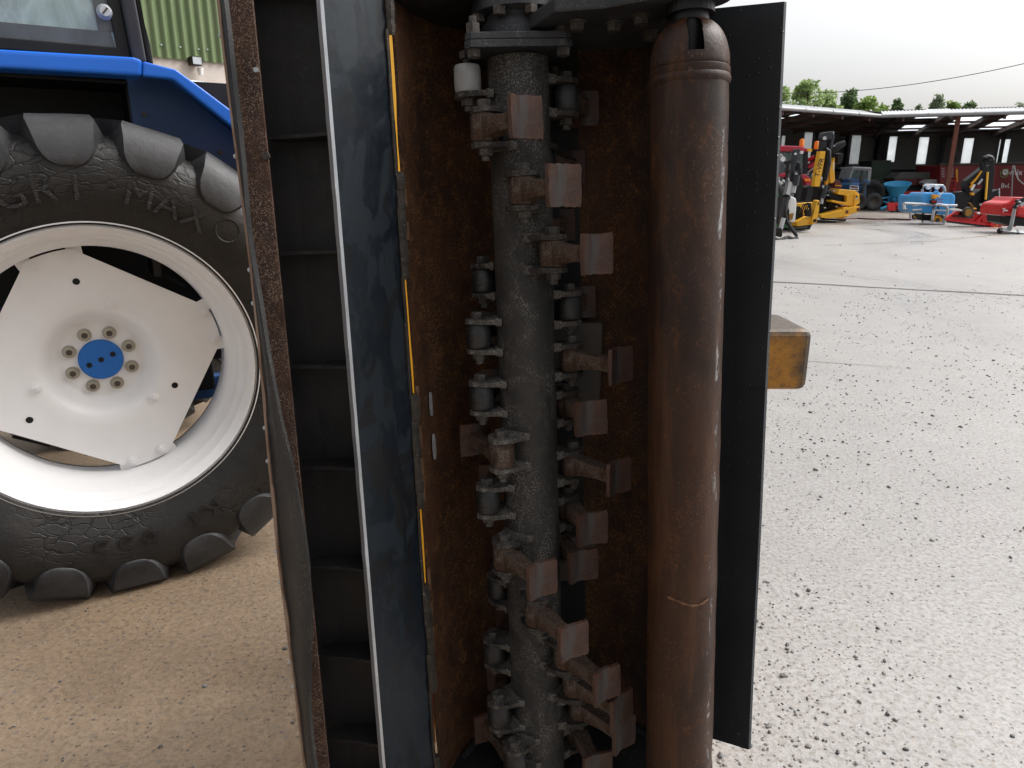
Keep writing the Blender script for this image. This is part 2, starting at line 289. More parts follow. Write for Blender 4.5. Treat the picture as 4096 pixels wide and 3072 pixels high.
def make_concrete():
    m, n, l, b = principled('concrete'); v = coords(n, l)
    big = noise_node(n, l, .35, 5, .6, v, .6); mid = noise_node(n, l, 3.0, 6, .65, v, .4)
    fine = noise_node(n, l, 140, 4, .7, v); grit = noise_node(n, l, 55, 5, .75, v)
    c = ramp(n, l, mid, .3, .72, (.200, .140, .088), (.300, .218, .142))
    c = mix(n, l, ramp(n, l, big, .42, .62), c, (.24, .183, .13))
    sx = n.new('ShaderNodeSeparateXYZ'); l.new(v, sx.inputs[0])
    # base colour blends from tan to a paler grey towards the right
    ja = n.new('ShaderNodeMath'); ja.operation = 'MULTIPLY_ADD'; ja.inputs[1].default_value = .25; l.new(mid, ja.inputs[0]); l.new(sx.outputs['X'], ja.inputs[2])
    grey_right = ramp(n, l, ja.outputs[0], .15, .75)
    c = mix(n, l, grey_right, c, mix(n, l, ramp(n, l, mid, .3, .7), (.318, .310, .302), (.268, .260, .252)))
    # dark reflection of the open shed is painted in after the aggregate
    vo = n.new('ShaderNodeTexVoronoi'); vo.inputs['Scale'].default_value = 62; vo.inputs['Randomness'].default_value = 1; l.new(v, vo.inputs['Vector'])
    sel = n.new('ShaderNodeSeparateColor'); l.new(vo.outputs['Color'], sel.inputs[0])
    agg = n.new('ShaderNodeMath'); agg.operation = 'MULTIPLY'
    l.new(ramp(n, l, vo.outputs['Distance'], .22, .34, (1, 1, 1), (0, 0, 0)), agg.inputs[0]); l.new(ramp(n, l, sel.outputs[1], .66, .72), agg.inputs[1])
    c = mix(n, l, agg.outputs[0], c, mix(n, l, sel.outputs[0], (.055, .053, .052), (.15, .11, .08)))
    c = mix(n, l, ramp(n, l, grit, .44, .64), c, mix(n, l, .62, c, (.10, .075, .052)))
    c = mix(n, l, math2(n, l, 'MULTIPLY', ramp(n, l, noise_node(n, l, 48, 4, .75, v, .1), .54, .68), .30), c, (.40, .33, .26))
    blot = noise_node(n, l, 11, 6, .72, v, .8)
    c = mix(n, l, math2(n, l, 'MULTIPLY', ramp(n, l, blot, .56, .72), .32), c, (.17, .16, .155))
    vo2 = n.new('ShaderNodeTexVoronoi'); vo2.inputs['Scale'].default_value = 24; l.new(v, vo2.inputs['Vector'])
    sel2 = n.new('ShaderNodeSeparateColor'); l.new(vo2.outputs['Color'], sel2.inputs[0])
    wobd = math2(n, l, 'ADD', vo2.outputs['Distance'], math2(n, l, 'MULTIPLY', grit, .25))
    st2 = math2(n, l, 'MULTIPLY', ramp(n, l, wobd, .25, .33, (1, 1, 1), (0, 0, 0)), ramp(n, l, sel2.outputs[2], .82, .86))
    c = mix(n, l, math2(n, l, 'MULTIPLY', st2, .45), c, (.10, .105, .112))
    c = mix(n, l, ramp(n, l, fine, .62, .70), c, (.40, .33, .26))
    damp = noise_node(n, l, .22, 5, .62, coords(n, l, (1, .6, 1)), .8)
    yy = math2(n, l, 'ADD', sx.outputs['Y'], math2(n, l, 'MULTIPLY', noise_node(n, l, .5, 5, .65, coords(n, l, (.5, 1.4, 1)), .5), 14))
    shed_refl = n.new('ShaderNodeMapRange'); shed_refl.inputs['From Min'].default_value = 27; shed_refl.inputs['From Max'].default_value = 37; l.new(yy, shed_refl.inputs['Value'])
    c = mix(n, l, math2(n, l, 'MULTIPLY', shed_refl.outputs[0], .75), c, (.185, .15, .118))      # the dark shed's wet reflection, put in as a brown tint
    l.new(c, b.inputs['Base Color'])
    l.new(ramp(n, l, damp, .36, .62, (.24,) * 3, (.60,) * 3), b.inputs['Roughness'])
    b.inputs['Specular IOR Level'].default_value = .6
    ad = n.new('ShaderNodeMath'); ad.operation = 'ADD'; l.new(grit, ad.inputs[0]); l.new(fine, ad.inputs[1])
    bump(n, l, ad.outputs[0], .5, .003, b); return m
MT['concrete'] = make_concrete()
def make_glass(name, tint, dirt_sheen, gl=.18):
    m, n, l, b = principled(name); n.remove(b); o = n['Material Output']
    tr = n.new('ShaderNodeBsdfTransparent'); tr.inputs[0].default_value = rgba(tint)
    g = n.new('ShaderNodeBsdfGlossy'); g.inputs['Roughness'].default_value = .03
    d = n.new('ShaderNodeBsdfDiffuse'); d.inputs[0].default_value = rgba((.50, .62, .62))  # pale diffuse covers dirt and the sky's reflection, painted onto the glass
    lw = n.new('ShaderNodeLayerWeight'); lw.inputs[0].default_value = gl
    m1 = n.new('ShaderNodeMixShader'); l.new(lw.outputs['Fresnel'], m1.inputs[0]); l.new(tr.outputs[0], m1.inputs[1]); l.new(g.outputs[0], m1.inputs[2])
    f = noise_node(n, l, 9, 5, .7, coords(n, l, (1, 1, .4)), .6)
    m2 = n.new('ShaderNodeMixShader'); l.new(ramp(n, l, f, .4, .8, (dirt_sheen * .4,) * 3, (dirt_sheen,) * 3), m2.inputs[0]); l.new(m1.outputs[0], m2.inputs[1]); l.new(d.outputs[0], m2.inputs[2])
    l.new(m2.outputs[0], o.inputs['Surface']); return m
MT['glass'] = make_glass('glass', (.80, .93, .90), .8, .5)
MT['glass_dark'] = make_glass('glass_dark', (.45, .55, .58), .35, .3)
def make_translucent(name, c, t=.9):
    m, n, l, b = principled(name); n.remove(b); o = n['Material Output']
    a = n.new('ShaderNodeBsdfTranslucent'); d = n.new('ShaderNodeBsdfDiffuse')
    f = noise_node(n, l, 2.2, 5, .65, coords(n, l))
    cc = ramp(n, l, f, .3, .75, c, tuple(x * .84 for x in c)); l.new(cc, a.inputs[0]); l.new(cc, d.inputs[0])
    ms = n.new('ShaderNodeMixShader'); ms.inputs[0].default_value = t; l.new(d.outputs[0], ms.inputs[1]); l.new(a.outputs[0], ms.inputs[2]); l.new(ms.outputs[0], o.inputs['Surface']); return m
MT['rooflight'] = make_translucent('rooflight', (.92, .95, .97))
def make_leaf(name, c, c2):
    m, n, l, b = principled(name); n.remove(b); o = n['Material Output']
    a = n.new('ShaderNodeBsdfTranslucent'); d = n.new('ShaderNodeBsdfDiffuse')
    g = n.new('ShaderNodeNewGeometry')
    cc = ramp(n, l, g.outputs['Random Per Island'], .0, 1.0, c, c2); l.new(cc, a.inputs[0]); l.new(cc, d.inputs[0])
    ms = n.new('ShaderNodeMixShader'); ms.inputs[0].default_value = .42; l.new(d.outputs[0], ms.inputs[1]); l.new(a.outputs[0], ms.inputs[2]); l.new(ms.outputs[0], o.inputs['Surface']); return m
MT['leaf_light'] = make_leaf('leaf_light', (.26, .36, .15), (.38, .48, .22))
MT['leaf_mid'] = make_leaf('leaf_mid', (.17, .26, .08), (.30, .40, .13))
MT['leaf_dark'] = make_leaf('leaf_dark', (.12, .19, .09), (.22, .30, .15))
MT['leaf_grey'] = make_leaf('leaf_grey', (.18, .23, .15), (.29, .34, .22))
def make_clad():
    m, n, l, b = principled('green_cladding'); v = coords(n, l)
    f = noise_node(n, l, 1.2, 5, .6, v); st = noise_node(n, l, 6, 4, .6, coords(n, l, (1.5, 1.5, .12)))
    c = ramp(n, l, f, .3, .7, (.105, .155, .062), (.135, .185, .08))
    c = mix(n, l, ramp(n, l, st, .5, .8), c, (.17, .19, .11))
    l.new(c, b.inputs['Base Color']); b.inputs['Roughness'].default_value = .5; return m
MT['clad'] = make_clad()

# ------------------------------------------------------------------ geometry helpers: a shape is (verts, faces)
def gbox(x0, x1, y0, y1, z0, z1):
    v = [(x, y, z) for z in (z0, z1) for y in (y0, y1) for x in (x0, x1)]
    return v, [(0, 2, 3, 1), (4, 5, 7, 6), (0, 1, 5, 4), (2, 6, 7, 3), (0, 4, 6, 2), (1, 3, 7, 5)]
def gprism(poly, a, b, axis='z'):
    n = len(poly)
    def P(p, t): return {'z': (p[0], p[1], t), 'y': (p[0], t, p[1]), 'x': (t, p[0], p[1])}[axis]
    v = [P(p, a) for p in poly] + [P(p, b) for p in poly]
    return v, [tuple(range(n))[::-1], tuple(range(n, 2 * n))] + [(i, (i + 1) % n, n + (i + 1) % n, n + i) for i in range(n)]
def frame(d):
    d = Vector(d).normalized(); a = Vector((0, 0, 1)) if abs(d.z) < .9 else Vector((1, 0, 0))
    x = d.cross(a).normalized(); return x, d.cross(x).normalized()
def gcyl(p0, p1, r0, r1=None, n=16):
    r1 = r0 if r1 is None else r1
    p0 = Vector(p0); p1 = Vector(p1); x, y = frame(p1 - p0)
    v = []
    for p, r in ((p0, r0), (p1, r1)):
        v += [tuple(p + (x * math.cos(2 * math.pi * i / n) + y * math.sin(2 * math.pi * i / n)) * r) for i in range(n)]
    return v, [tuple(range(n)), tuple(range(n, 2 * n))[::-1]] + [(i, n + i, n + (i + 1) % n, (i + 1) % n) for i in range(n)]
def gtube(pts, r, n=8):
    pts = [Vector(p) for p in pts]; v = []; f = []
    for k, p in enumerate(pts):
        d = pts[min(k + 1, len(pts) - 1)] - pts[max(k - 1, 0)]; x, y = frame(d)
        rr = r[k] if isinstance(r, (list, tuple)) else r
        v += [tuple(p + (x * math.cos(2 * math.pi * i / n) + y * math.sin(2 * math.pi * i / n)) * rr) for i in range(n)]
    for k in range(len(pts) - 1):
        f += [(k * n + i, k * n + (i + 1) % n, (k + 1) * n + (i + 1) % n, (k + 1) * n + i) for i in range(n)]
    f += [tuple(range(n))[::-1], tuple(range((len(pts) - 1) * n, len(pts) * n))]
    return v, f
def glathe(prof, n=48, axis='z', closed=False, c=(0, 0, 0)):   # prof: (radius, position along axis)
    v = []; f = []; m = len(prof)
    for r, t in prof:
        for i in range(n):
            a = 2 * math.pi * i / n; x, y = r * math.cos(a), r * math.sin(a)
            p = (x, y, t) if axis == 'z' else ((x, t, y) if axis == 'y' else (t, x, y))
            v.append((p[0] + c[0], p[1] + c[1], p[2] + c[2]))
    for k in range(m if closed else m - 1):
        k2 = (k + 1) % m
        f += [(k * n + i, k * n + (i + 1) % n, k2 * n + (i + 1) % n, k2 * n + i) for i in range(n)]
    return v, f
def gstrip(poly, t, z0, z1, nz=1):       # open polyline in (x,y) with thickness, extruded along z
    q = [Vector(p) for p in poly]; nn = []
    for i in range(len(q)):
        d = q[min(i + 1, len(q) - 1)] - q[max(i - 1, 0)]; d.normalize(); nn.append(Vector((-d.y, d.x)))
    loop = [tuple(p) for p in q] + [tuple(p + m * t) for p, m in reversed(list(zip(q, nn)))]
    v = []; n = len(loop)
    for k in range(nz + 1):
        z = z0 + (z1 - z0) * k / nz; v += [(p[0], p[1], z) for p in loop]
    f = [tuple(range(n))[::-1], tuple(range(nz * n, nz * n + n))]
    for k in range(nz): f += [(k * n + i, k * n + (i + 1) % n, (k + 1) * n + (i + 1) % n, (k + 1) * n + i) for i in range(n)]
    return v, f
def gsheet(rows, t):                     # grid of points made into a sheet of thickness t
    R_ = [[Vector(p) for p in r] for r in rows]; m, n = len(R_), len(R_[0]); v = []; f = []
    nor = []
    for i in range(m):
        for j in range(n):
            a = R_[min(i + 1, m - 1)][j] - R_[max(i - 1, 0)][j]; b = R_[i][min(j + 1, n - 1)] - R_[i][max(j - 1, 0)]
            nor.append(a.cross(b).normalized())
    for s in (0, 1):
        for i in range(m):
            for j in range(n): v.append(tuple(R_[i][j] + nor[i * n + j] * t * s))
    o = m * n
    for i in range(m - 1):
        for j in range(n - 1):
            a, b, c, d = i * n + j, i * n + j + 1, (i + 1) * n + j + 1, (i + 1) * n + j
            f += [(a, b, c, d), (o + d, o + c, o + b, o + a)]
    for i in range(m - 1):
        f += [(i * n, (i + 1) * n, o + (i + 1) * n, o + i * n), (i * n + n - 1, o + i * n + n - 1, o + (i + 1) * n + n - 1, (i + 1) * n + n - 1)]
    for j in range(n - 1):
        f += [(j, o + j, o + j + 1, j + 1), ((m - 1) * n + j, (m - 1) * n + j + 1, o + (m - 1) * n + j + 1, o + (m - 1) * n + j)]
    return v, f
def join(*gs):
    v = []; f = []
    for a, b in gs:
        o = len(v); v += list(a); f += [tuple(i + o for i in q) for q in b]
    return v, f
def xf(g, M): return [tuple(M @ Vector(p)) for p in g[0]], g[1]
def ob(name, g, mat, parent=None, smooth=False, bevel=0, seg=2, mesh_only=False):
    me = bpy.data.meshes.new(name); bm = bmesh.new()
    vs = [bm.verts.new(p) for p in g[0]]
    for q in g[1]:
        try: bm.faces.new([vs[i] for i in q])
        except ValueError: pass
    bmesh.ops.recalc_face_normals(bm, faces=bm.faces)
    if bevel:
        es = [e for e in bm.edges if len(e.link_faces) == 2 and e.calc_face_angle() > .5]
        bmesh.ops.bevel(bm, geom=es, offset=bevel, segments=seg, profile=.6, affect='EDGES', clamp_overlap=True)
    for fc in bm.faces: fc.smooth = smooth
    bm.to_mesh(me); bm.free()
    if smooth:
        try: me.set_sharp_from_angle(angle=R(38))
        except Exception: pass
    me.materials.append(MT[mat])
    if mesh_only: return me
    return link(name, me, parent)
def link(name, me, parent=None, M=None):
    o = bpy.data.objects.new(name, me); COL.objects.link(o); o.parent = parent
    if M is not None: o.matrix_local = M
    return o
def thing(name, label, cat, loc=(0, 0, 0), group=None, M=None):
    e = bpy.data.objects.new(name, None); COL.objects.link(e); e.empty_display_size = .2
    if M is not None: e.matrix_world = M
    else: e.location = loc
    return tag(e, label, cat, group)
def tag(e, label, cat, group=None):
    e['label'] = label; e['category'] = cat
    if group: e['group'] = group
    return e
def hexnut(c, axis, r, h):               # hexagonal bolt head or nut
    return gcyl(c, Vector(c) + Vector(axis).normalized() * h, r, r, 6)
def text_geom(body, size, depth=.002):
    cu = bpy.data.curves.new('lettering', 'FONT'); cu.body = body; cu.size = size; cu.extrude = depth; cu.align_x = 'CENTER'; cu.align_y = 'CENTER'; cu.resolution_u = 3
    o = bpy.data.objects.new('lettering', cu); COL.objects.link(o)
    dg = bpy.context.evaluated_depsgraph_get(); me = bpy.data.meshes.new_from_object(o.evaluated_get(dg))
    g = ([tuple(v.co) for v in me.vertices], [tuple(p.vertices) for p in me.polygons])
    bpy.data.objects.remove(o); bpy.data.curves.remove(cu); bpy.data.meshes.remove(me); return g
def look_frame(o, x, y):                 # matrix with given x and y axes
    x = Vector(x).normalized(); y = Vector(y); z = x.cross(y).normalized(); y = z.cross(x)
    return Matrix(((x.x, y.x, z.x, o[0]), (x.y, y.y, z.y, o[1]), (x.z, y.z, z.z, o[2]), (0, 0, 0, 1)))

# ================================================================== SETTING
def structure(o): o['kind'] = 'structure'; return o
gm, gn, gl_, gb = principled('grass_ground')
gl_.new(ramp(gn, gl_, noise_node(gn, gl_, .3, 5, .6, coords(gn, gl_)), .3, .7, (.05, .075, .025), (.08, .10, .04)), gb.inputs['Base Color']); gb.inputs['Roughness'].default_value = .9
MT['grass_ground'] = gm
structure(ob('ground', ([(-900, -900, -.03), (900, -900, -.03), (900, 900, -.03), (-900, 900, -.03)], [(0, 1, 2, 3)]), 'grass_ground'))
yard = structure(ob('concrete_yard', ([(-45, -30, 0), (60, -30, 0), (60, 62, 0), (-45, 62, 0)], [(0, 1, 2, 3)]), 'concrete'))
def groove(p, q, wd, mat='groove', name='expansion_joint', wob=0):
    p = Vector(p); q = Vector(q); d = (q - p); L = d.length; d.normalize(); s = Vector((-d.y, d.x, 0)); n = max(2, int(L / .35)); v = []
    for i in range(n + 1):
        c = p + d * (L * i / n); a = wd * (.5 + wob * (random.random() - .5)); b = wd * (.5 + wob * (random.random() - .5))
        v += [(c + s * a)[:2] + (.004,), (c - s * b)[:2] + (.004,)]
    return structure(ob(name, (v, [(2 * i, 2 * i + 1, 2 * i + 3, 2 * i + 2) for i in range(n)]), mat, yard))
jd = Vector((2.89, -1.33, 0)).normalized(); jp = Vector((3.74, 10.5, 0))
groove(jp - jd * 8, jp + jd * 14, .075, wob=.7)
MT['damp'] = gmat('damp', (.20, .165, .13), (.33, .28, .23), 3, .4)
groove(atz(*C_(200, 1195), 0), atz(*C_(560, 1172), 0), .05, 'damp', wob=1.2)
groove(atz(*C_(600, 1172), 0), atz(*C_(1150, 1150), 0), .10, 'damp', wob=1.6)
groove(atz(*C_(1180, 1143), 0), atz(*C_(1640, 1100), 0), .14, 'damp', wob=1.4)
groove((1.9, 5.9, 0), (6.8, 4.2, 0), .005, 'damp', wob=1.8)

# loose stone chippings on the yard: nobody could count them
ico = bmesh.new(); bmesh.ops.create_icosphere(ico, subdivisions=1, radius=1); IV = [v.co.copy() for v in ico.verts]; IF = [tuple(v.index for v in f.verts) for f in ico.faces]; ico.free()
sv = []; sf = []; rng = random.Random(3)
def chip(x, y, r):
    e = Matrix.Rotation(rng.random() * 6.3, 3, 'Z'); k = (r * rng.uniform(.8, 1.5), r * rng.uniform(.6, 1.0), r * rng.uniform(.35, .75)); o = len(sv)
    for c in IV:
        j = rng.uniform(.7, 1.15); p = e @ Vector((c.x * k[0] * j, c.y * k[1] * j, c.z * k[2] * j)); sv.append((p.x + x, p.y + y, max(p.z + k[2] * .55, .001)))
    sf.extend(tuple(i + o for i in f) for f in IF)
cnt = 0
while cnt < 4200:
    y = 1.3 + 8.8 * rng.random() ** 1.35; x = rng.uniform(.3, .86 * y + .3)
    if mnoise.noise(Vector((x * .9, y * .55, 0))) + .35 * mnoise.noise(Vector((x * 3, y * 2, 5))) < rng.uniform(-.55, .35): continue
    chip(x, y, min(.014, .0015 + .0018 * rng.expovariate(1.0) + .00048 * y)); cnt += 1
cnt = 0
while cnt < 420:
    y = 1.2 + 2.6 * rng.random(); x = rng.uniform(-.85 * y - .2, .1)
    chip(x, y, min(.009, .0016 + .0016 * rng.expovariate(1.0))); cnt += 1
for i in range(260): chip(rng.uniform(2, 22), rng.uniform(10.5, 27), rng.uniform(.006, .02))
sm, sn, sl2, sb2 = principled('stone'); gi = sn.new('ShaderNodeNewGeometry')
sl2.new(ramp(sn, sl2, gi.outputs['Random Per Island'], .0, 1.0, (.045, .047, .052), (.20, .19, .18)), sb2.inputs['Base Color']); sb2.inputs['Roughness'].default_value = .55; MT['stone'] = sm
ch = ob('stone_chippings', (sv, sf), 'stone'); ch['kind'] = 'stuff'; ch['label'] = 'dark loose stone chippings scattered over the concrete'; ch['category'] = 'gravel'

# ------------------------------------------------------------------ green clad barn behind the blue tractor
bd = Vector((.72, .69, 0)).normalized(); bp = Vector((-5.46, 11.70, 0)); bn = Vector((bd.y, -bd.x, 0))
MB_ = look_frame(bp, bd, Vector((0, 0, 1)).cross(bd))
barn = thing('barn', 'barn with green corrugated cladding above a pale rendered wall', 'building', M=MB_)
ob('rendered_wall', gbox(-11, 9.5, 0, .22, 0, 3.3), 'render_wall', barn)
ob('side_wall', gbox(9.3, 9.5, .22, 9, 0, 6.2), 'render_wall', barn); ob('rear_wall', gbox(-11, 9.5, 9, 9.2, 0, 6.2), 'render_wall', barn)
ob('roof', ([(-11.3, -.4, 5.9), (9.8, -.4, 5.9), (9.8, 4.6, 7.3), (-11.3, 4.6, 7.3), (-11.3, 9.5, 5.9), (9.8, 9.5, 5.9)], [(0, 1, 2, 3), (3, 2, 5, 4)]), 'shed_roof', barn)
pitch = .1395; per = 7; rows = []
for z in (3.24, 5.95):
    r_ = []
    for i in range(per * 10 + 1): a = 2 * math.pi * i / 10; r_.append((i * pitch / 10, -.035 + .022 * math.cos(a), z))
    rows.append(r_)
sheet = ob('cladding_sheet', gsheet(rows, -.006), 'clad', smooth=True, mesh_only=True)
scr = ob('screw', gcyl((0, -.075, 0), (0, -.058, 0), .012, n=8), 'galv', mesh_only=True)
for k in range(21):
    M = Matrix.Translation((-11 + k * pitch * per, -.003 * (k % 2), -.006 * (k % 3)))
    if -11 + k * pitch * per + .9 > 9.5: continue
    s_ = link('cladding_sheet', sheet, barn, M)
    if 3 < k < 17:
        for i in range(0, per, 2):
            link('screw', scr, s_, Matrix.Translation((i * pitch + pitch, .02, 3.42)))
lp = at(620, 243, 11.9); Ml = look_frame(Vector((0, 0, 0)), bd, Vector((0, 0, 1)).cross(bd))
r_l = ray(772, 249); o_l = Vector((0, 0, CAM_H)); lp = o_l + r_l * ((bp - o_l).dot(bn) / r_l.dot(bn)); Ml.translation = lp
wl = thing('wall_light', 'small black security light fixed to the pale barn wall', 'light', M=Ml)
ob('mount', gbox(-.05, .05, -.05, 0, -.05, .07), 'black', wl, bevel=.008); ob('housing', gbox(-.10, .06, -.22, -.05, -.07, .06), 'black', wl, bevel=.02)
ob('sensor', gcyl((.06, -.10, -.09), (.06, -.10, -.19), .05, .035, 12), 'white', wl, True); ob('lens', gbox(-.085, .045, -.228, -.221, -.055, .045), 'galv', wl)

# grey trailer standing between the barn and the blue tractor
tr = thing('trailer', 'grey trailer with pale top rail behind the blue mudguard', 'trailer', at(900, 700, 8.0) * Vector((1, 1, 0)) if False else (0, 0, 0))
ta = at(760, 325, 6.6); tb = at(1080, 352, 7.4)
dx = (tb - ta); dxn = Vector((dx.x, dx.y, 0)).normalized(); Mt_ = look_frame(Vector((ta.x, ta.y, 0)), dxn, Vector((0, 0, 1)).cross(dxn)); tr.matrix_world = Mt_
ob('body', gbox(-.9, 1.5, 0, 1.6, 1.15, ta.z - .06), 'grey_tank', tr, bevel=.02); ob('top_rail', gbox(-.92, 1.52, -.03, 1.63, ta.z - .06, ta.z + .01), 'galv', tr, bevel=.02)
ob('chassis', gbox(-.9, 1.5, .4, 1.2, .75, 1.15), 'black', tr)
for x in (-.1, .75):
    for y in (.12, 1.48):
        wh = ob('wheel', glathe([(.10, -.1), (.30, -.11), (.40, -.08), (.42, 0), (.40, .08), (.30, .11), (.10, .1)], 24, 'y', c=(x, y, .42)), 'tread', tr, True)
for x in (-.1, .75): ob('axle', gbox(x - .05, x + .05, .12, 1.48, .37, .76), 'black', tr)

# ------------------------------------------------------------------ open-fronted shed, L plan
HE = 4.4
Cn = Vector((17.5, 36.05, 0)); dL = Vector((.853, .524, 0)).normalized(); dR = Vector((.942, -.335, 0)).normalized()
nL = Vector((-dL.y, dL.x, 0)); nR = Vector((-dR.y, dR.x, 0)); DEP = 8.5
shed = thing('open_shed', 'long open fronted machinery shed with red steel posts and rooflights', 'shed')
def plane_hit(sx, sy, P, nrm):
    r = ray(sx, sy); o = Vector((0, 0, CAM_H)); return o + r * ((P - o).dot(nrm) / r.dot(nrm))
def rng_pt(side, s, off, z):            # s along the eave from the inner corner, off behind the eave
    return (Cn - dL * s + nL * off if side == 'L' else Cn + dR * s + nR * off) + Vector((0, 0, z))
# valley line between the two ranges runs from the inner corner to the rear corner; the right range is the deeper one
RCV = Vector((4.8, 9.5, 0)); DEPS = {'L': RCV.dot(nL), 'R': RCV.dot(nR)}; MS = {'L': -RCV.dot(dL), 'R': RCV.dot(dR)}
def mitre(off, side): return MS[side] * off / DEPS[side]
LEN = {'L': 22.0, 'R': 17.0}
def zroof(off): return HE + .25 - .55 * (off - .9) / (DEP - .9)
for side in 'LR':
    DEP = DEPS[side]
    nseg = int(LEN[side] / 1.02)
    lights = {'L': [(2, 1), (2, 2), (4, 1), (4, 2), (4, 0), (6, 0), (6, 1), (6, 2), (8, 0), (8, 1), (8, 2), (10, 1), (12, 0), (12, 1)], 'R': [(2, 0), (2, 2), (4, 1), (6, 0), (6, 1), (6, 2), (8, 0), (8, 1), (8, 2), (10, 0), (10, 1), (10, 2), (12, 1)]}[side]
    offs = [.9 + (DEP - .75) * q for q in (0, .3, .58, .83, 1)]
    for i in range(-11, nseg):
        s0, s1 = i * 1.02, (i + 1) * 1.02
        for j in range(4):
            o0, o1 = offs[j], offs[j + 1]
            a0, a1 = max(s0, mitre(o0, side)), max(s0, mitre(o1, side)); b0, b1 = max(s1, mitre(o0, side)), max(s1, mitre(o1, side))
            if b0 - a0 < .02 and b1 - a1 < .02: continue
            q = [rng_pt(side, a0, o0, zroof(o0)), rng_pt(side, b0, o0, zroof(o0)), rng_pt(side, b1, o1, zroof(o1)), rng_pt(side, a1, o1, zroof(o1))]
            lt = (i, j) in lights
            vv = [tuple(p) for p in q] + [tuple(p + Vector((0, 0, .03))) for p in q]
            ob('rooflight' if lt else 'roof_sheet', (vv, [(0, 1, 2, 3), (7, 6, 5, 4), (0, 4, 5, 1), (1, 5, 6, 2), (2, 6, 7, 3), (3, 7, 4, 0)]), 'rooflight' if lt else 'shed_roof', shed)
    # corrugated front apron with its gutter
    rows = []
    for off in (-.12, .9):
        r_ = []
        n = int((LEN[side] - mitre(off, side)) / .038)
        for i in range(n + 1):
            s = mitre(off, side) + (LEN[side] - mitre(off, side)) * i / n
            r_.append(tuple(rng_pt(side, s, off, HE + .02 + .23 * off / .9 + .02 * math.sin(i * math.pi / 2 + .7))))
        rows.append(r_)
    n0 = min(len(rows[0]), len(rows[1])); rows = [r_[-n0:] for r_ in rows]
    ob('apron_sheet', gsheet(rows, .01), 'fascia', shed)
    g = [rng_pt(side, s, -.2, HE - .06) for s in (mitre(-.2, side), LEN[side])]
    ob('gutter', gtube(g, .085, 10), 'gutter', shed, True)
    for s in [2 + 1.9 * i for i in range(7)]: ob('gutter_joint', gtube([rng_pt(side, s, -.2, HE - .06) - (dL if side == 'L' else dR) * .03, rng_pt(side, s, -.2, HE - .06) + (dL if side == 'L' else dR) * .03], .1, 10), 'gutter', shed)
    # rafters, purlins, posts
    dd, nn = (-dL, nL) if side == 'L' else (dR, nR)
    for k in range(-4 if side == 'L' else 0, 9):
        s = 1.0 + k * 2.05
        if s > LEN[side]: break
        o_s = -.15 if s > 0 else DEP * s / MS[side] + .3
        pts = [rng_pt(side, s, o, zroof(max(o, .9)) - .16) for o in (o_s, max(.9, o_s + .1), DEP)]
        if s > 0: pts[0].z = HE - .22
        vv = []
        for p in pts: vv += [tuple(p + dd * a + Vector((0, 0, b))) for a, b in ((-.05, -.1), (.05, -.1), (.05, .1), (-.05, .1))]
        ob('rafter', (vv, [(0, 1, 2, 3)] + [(4 * q + i, 4 * q + (i + 1) % 4, 4 * q + 4 + (i + 1) % 4, 4 * q + 4 + i) for q in (0, 1) for i in range(4)] + [(8, 11, 10, 9)]), 'rafter', shed)
    for off in [DEP * q for q in (.25, .5, .73, .94)]:
        a, b = rng_pt(side, mitre(off, side), off, zroof(off) - .05), rng_pt(side, LEN[side], off, zroof(off) - .05)
        ob('purlin', gtube([a, b], .055, 4), 'rafter', shed)
    for s in {'L': [7.3, 14.5, 21.8], 'R': [3.35, 10.2, 16.8]}[side] + ([0] if side == 'L' else []):
        p = rng_pt(side, s, .35, 0); M = look_frame(p, dd, nn)
        ob('post', xf(join(gbox(-.09, .09, -.09, -.075, 0, HE), gbox(-.09, .09, .075, .09, 0, HE), gbox(-.008, .008, -.075, .075, 0, HE)), M), 'post_red', shed)
    # rear wall: opaque sheets broken by tall rooflight strips
    P0 = rng_pt(side, 0, DEP, 0); ZT = zroof(DEP) + .02
    px = {'L': [(324, 495, 384, 590), (606, 513, 662, 666)], 'R': [(825, 523, 878, 676), (1010, 527, 1068, 689), (1280, 533, 1338, 689), (1494, 540, 1558, 684)]}[side]
    strips = []
    for x0, y0, x1, y1 in px:
        pa, pb = plane_hit(*C_(x0 + 2, (y0 + y1) / 2), P0, nn), plane_hit(*C_(x1 + 2, (y0 + y1) / 2), P0, nn)
        za, zb = plane_hit(*C_(x0, y0), P0, nn).z, plane_hit(*C_(x0, y1), P0, nn).z
        sa, sb = sorted(((pa - P0).dot(dd), (pb - P0).dot(dd))); strips.append((sa, sb, min(za, ZT - .1), 2.35 if zb > 2.6 or side == 'L' else zb))
    if side == 'L': strips += [(max(b for a, b, c, d in strips) + 1.6 + i * 2.6, max(b for a, b, c, d in strips) + 2.3 + i * 2.6, 3.75, 2.3) for i in range(4)]
    else: strips += [(max(b for a, b, c, d in strips) + 1.5 + i * 2.6, max(b for a, b, c, d in strips) + 2.2 + i * 2.6, 3.75, 2.3) for i in range(2)]
    strips.sort()
    Mw = look_frame(P0, dd, nn) if side == 'R' else look_frame(P0, dd, nn)
    def wall(a, b, z0, z1, nm='wall_sheet', mt='shed_wall'):
        e = [P0 + dd * a, P0 + dd * b]; vv = [tuple(e[i] + nn * t + Vector((0, 0, z))) for z in (z0, z1) for i, t in ((0, 0), (1, 0), (1, .05), (0, .05))]
        ob(nm, (vv, [(3, 2, 1, 0), (4, 5, 6, 7)] + [(i, (i + 1) % 4, 4 + (i + 1) % 4, 4 + i) for i in range(4)]), mt, shed)
    cur = mitre(DEP, side)
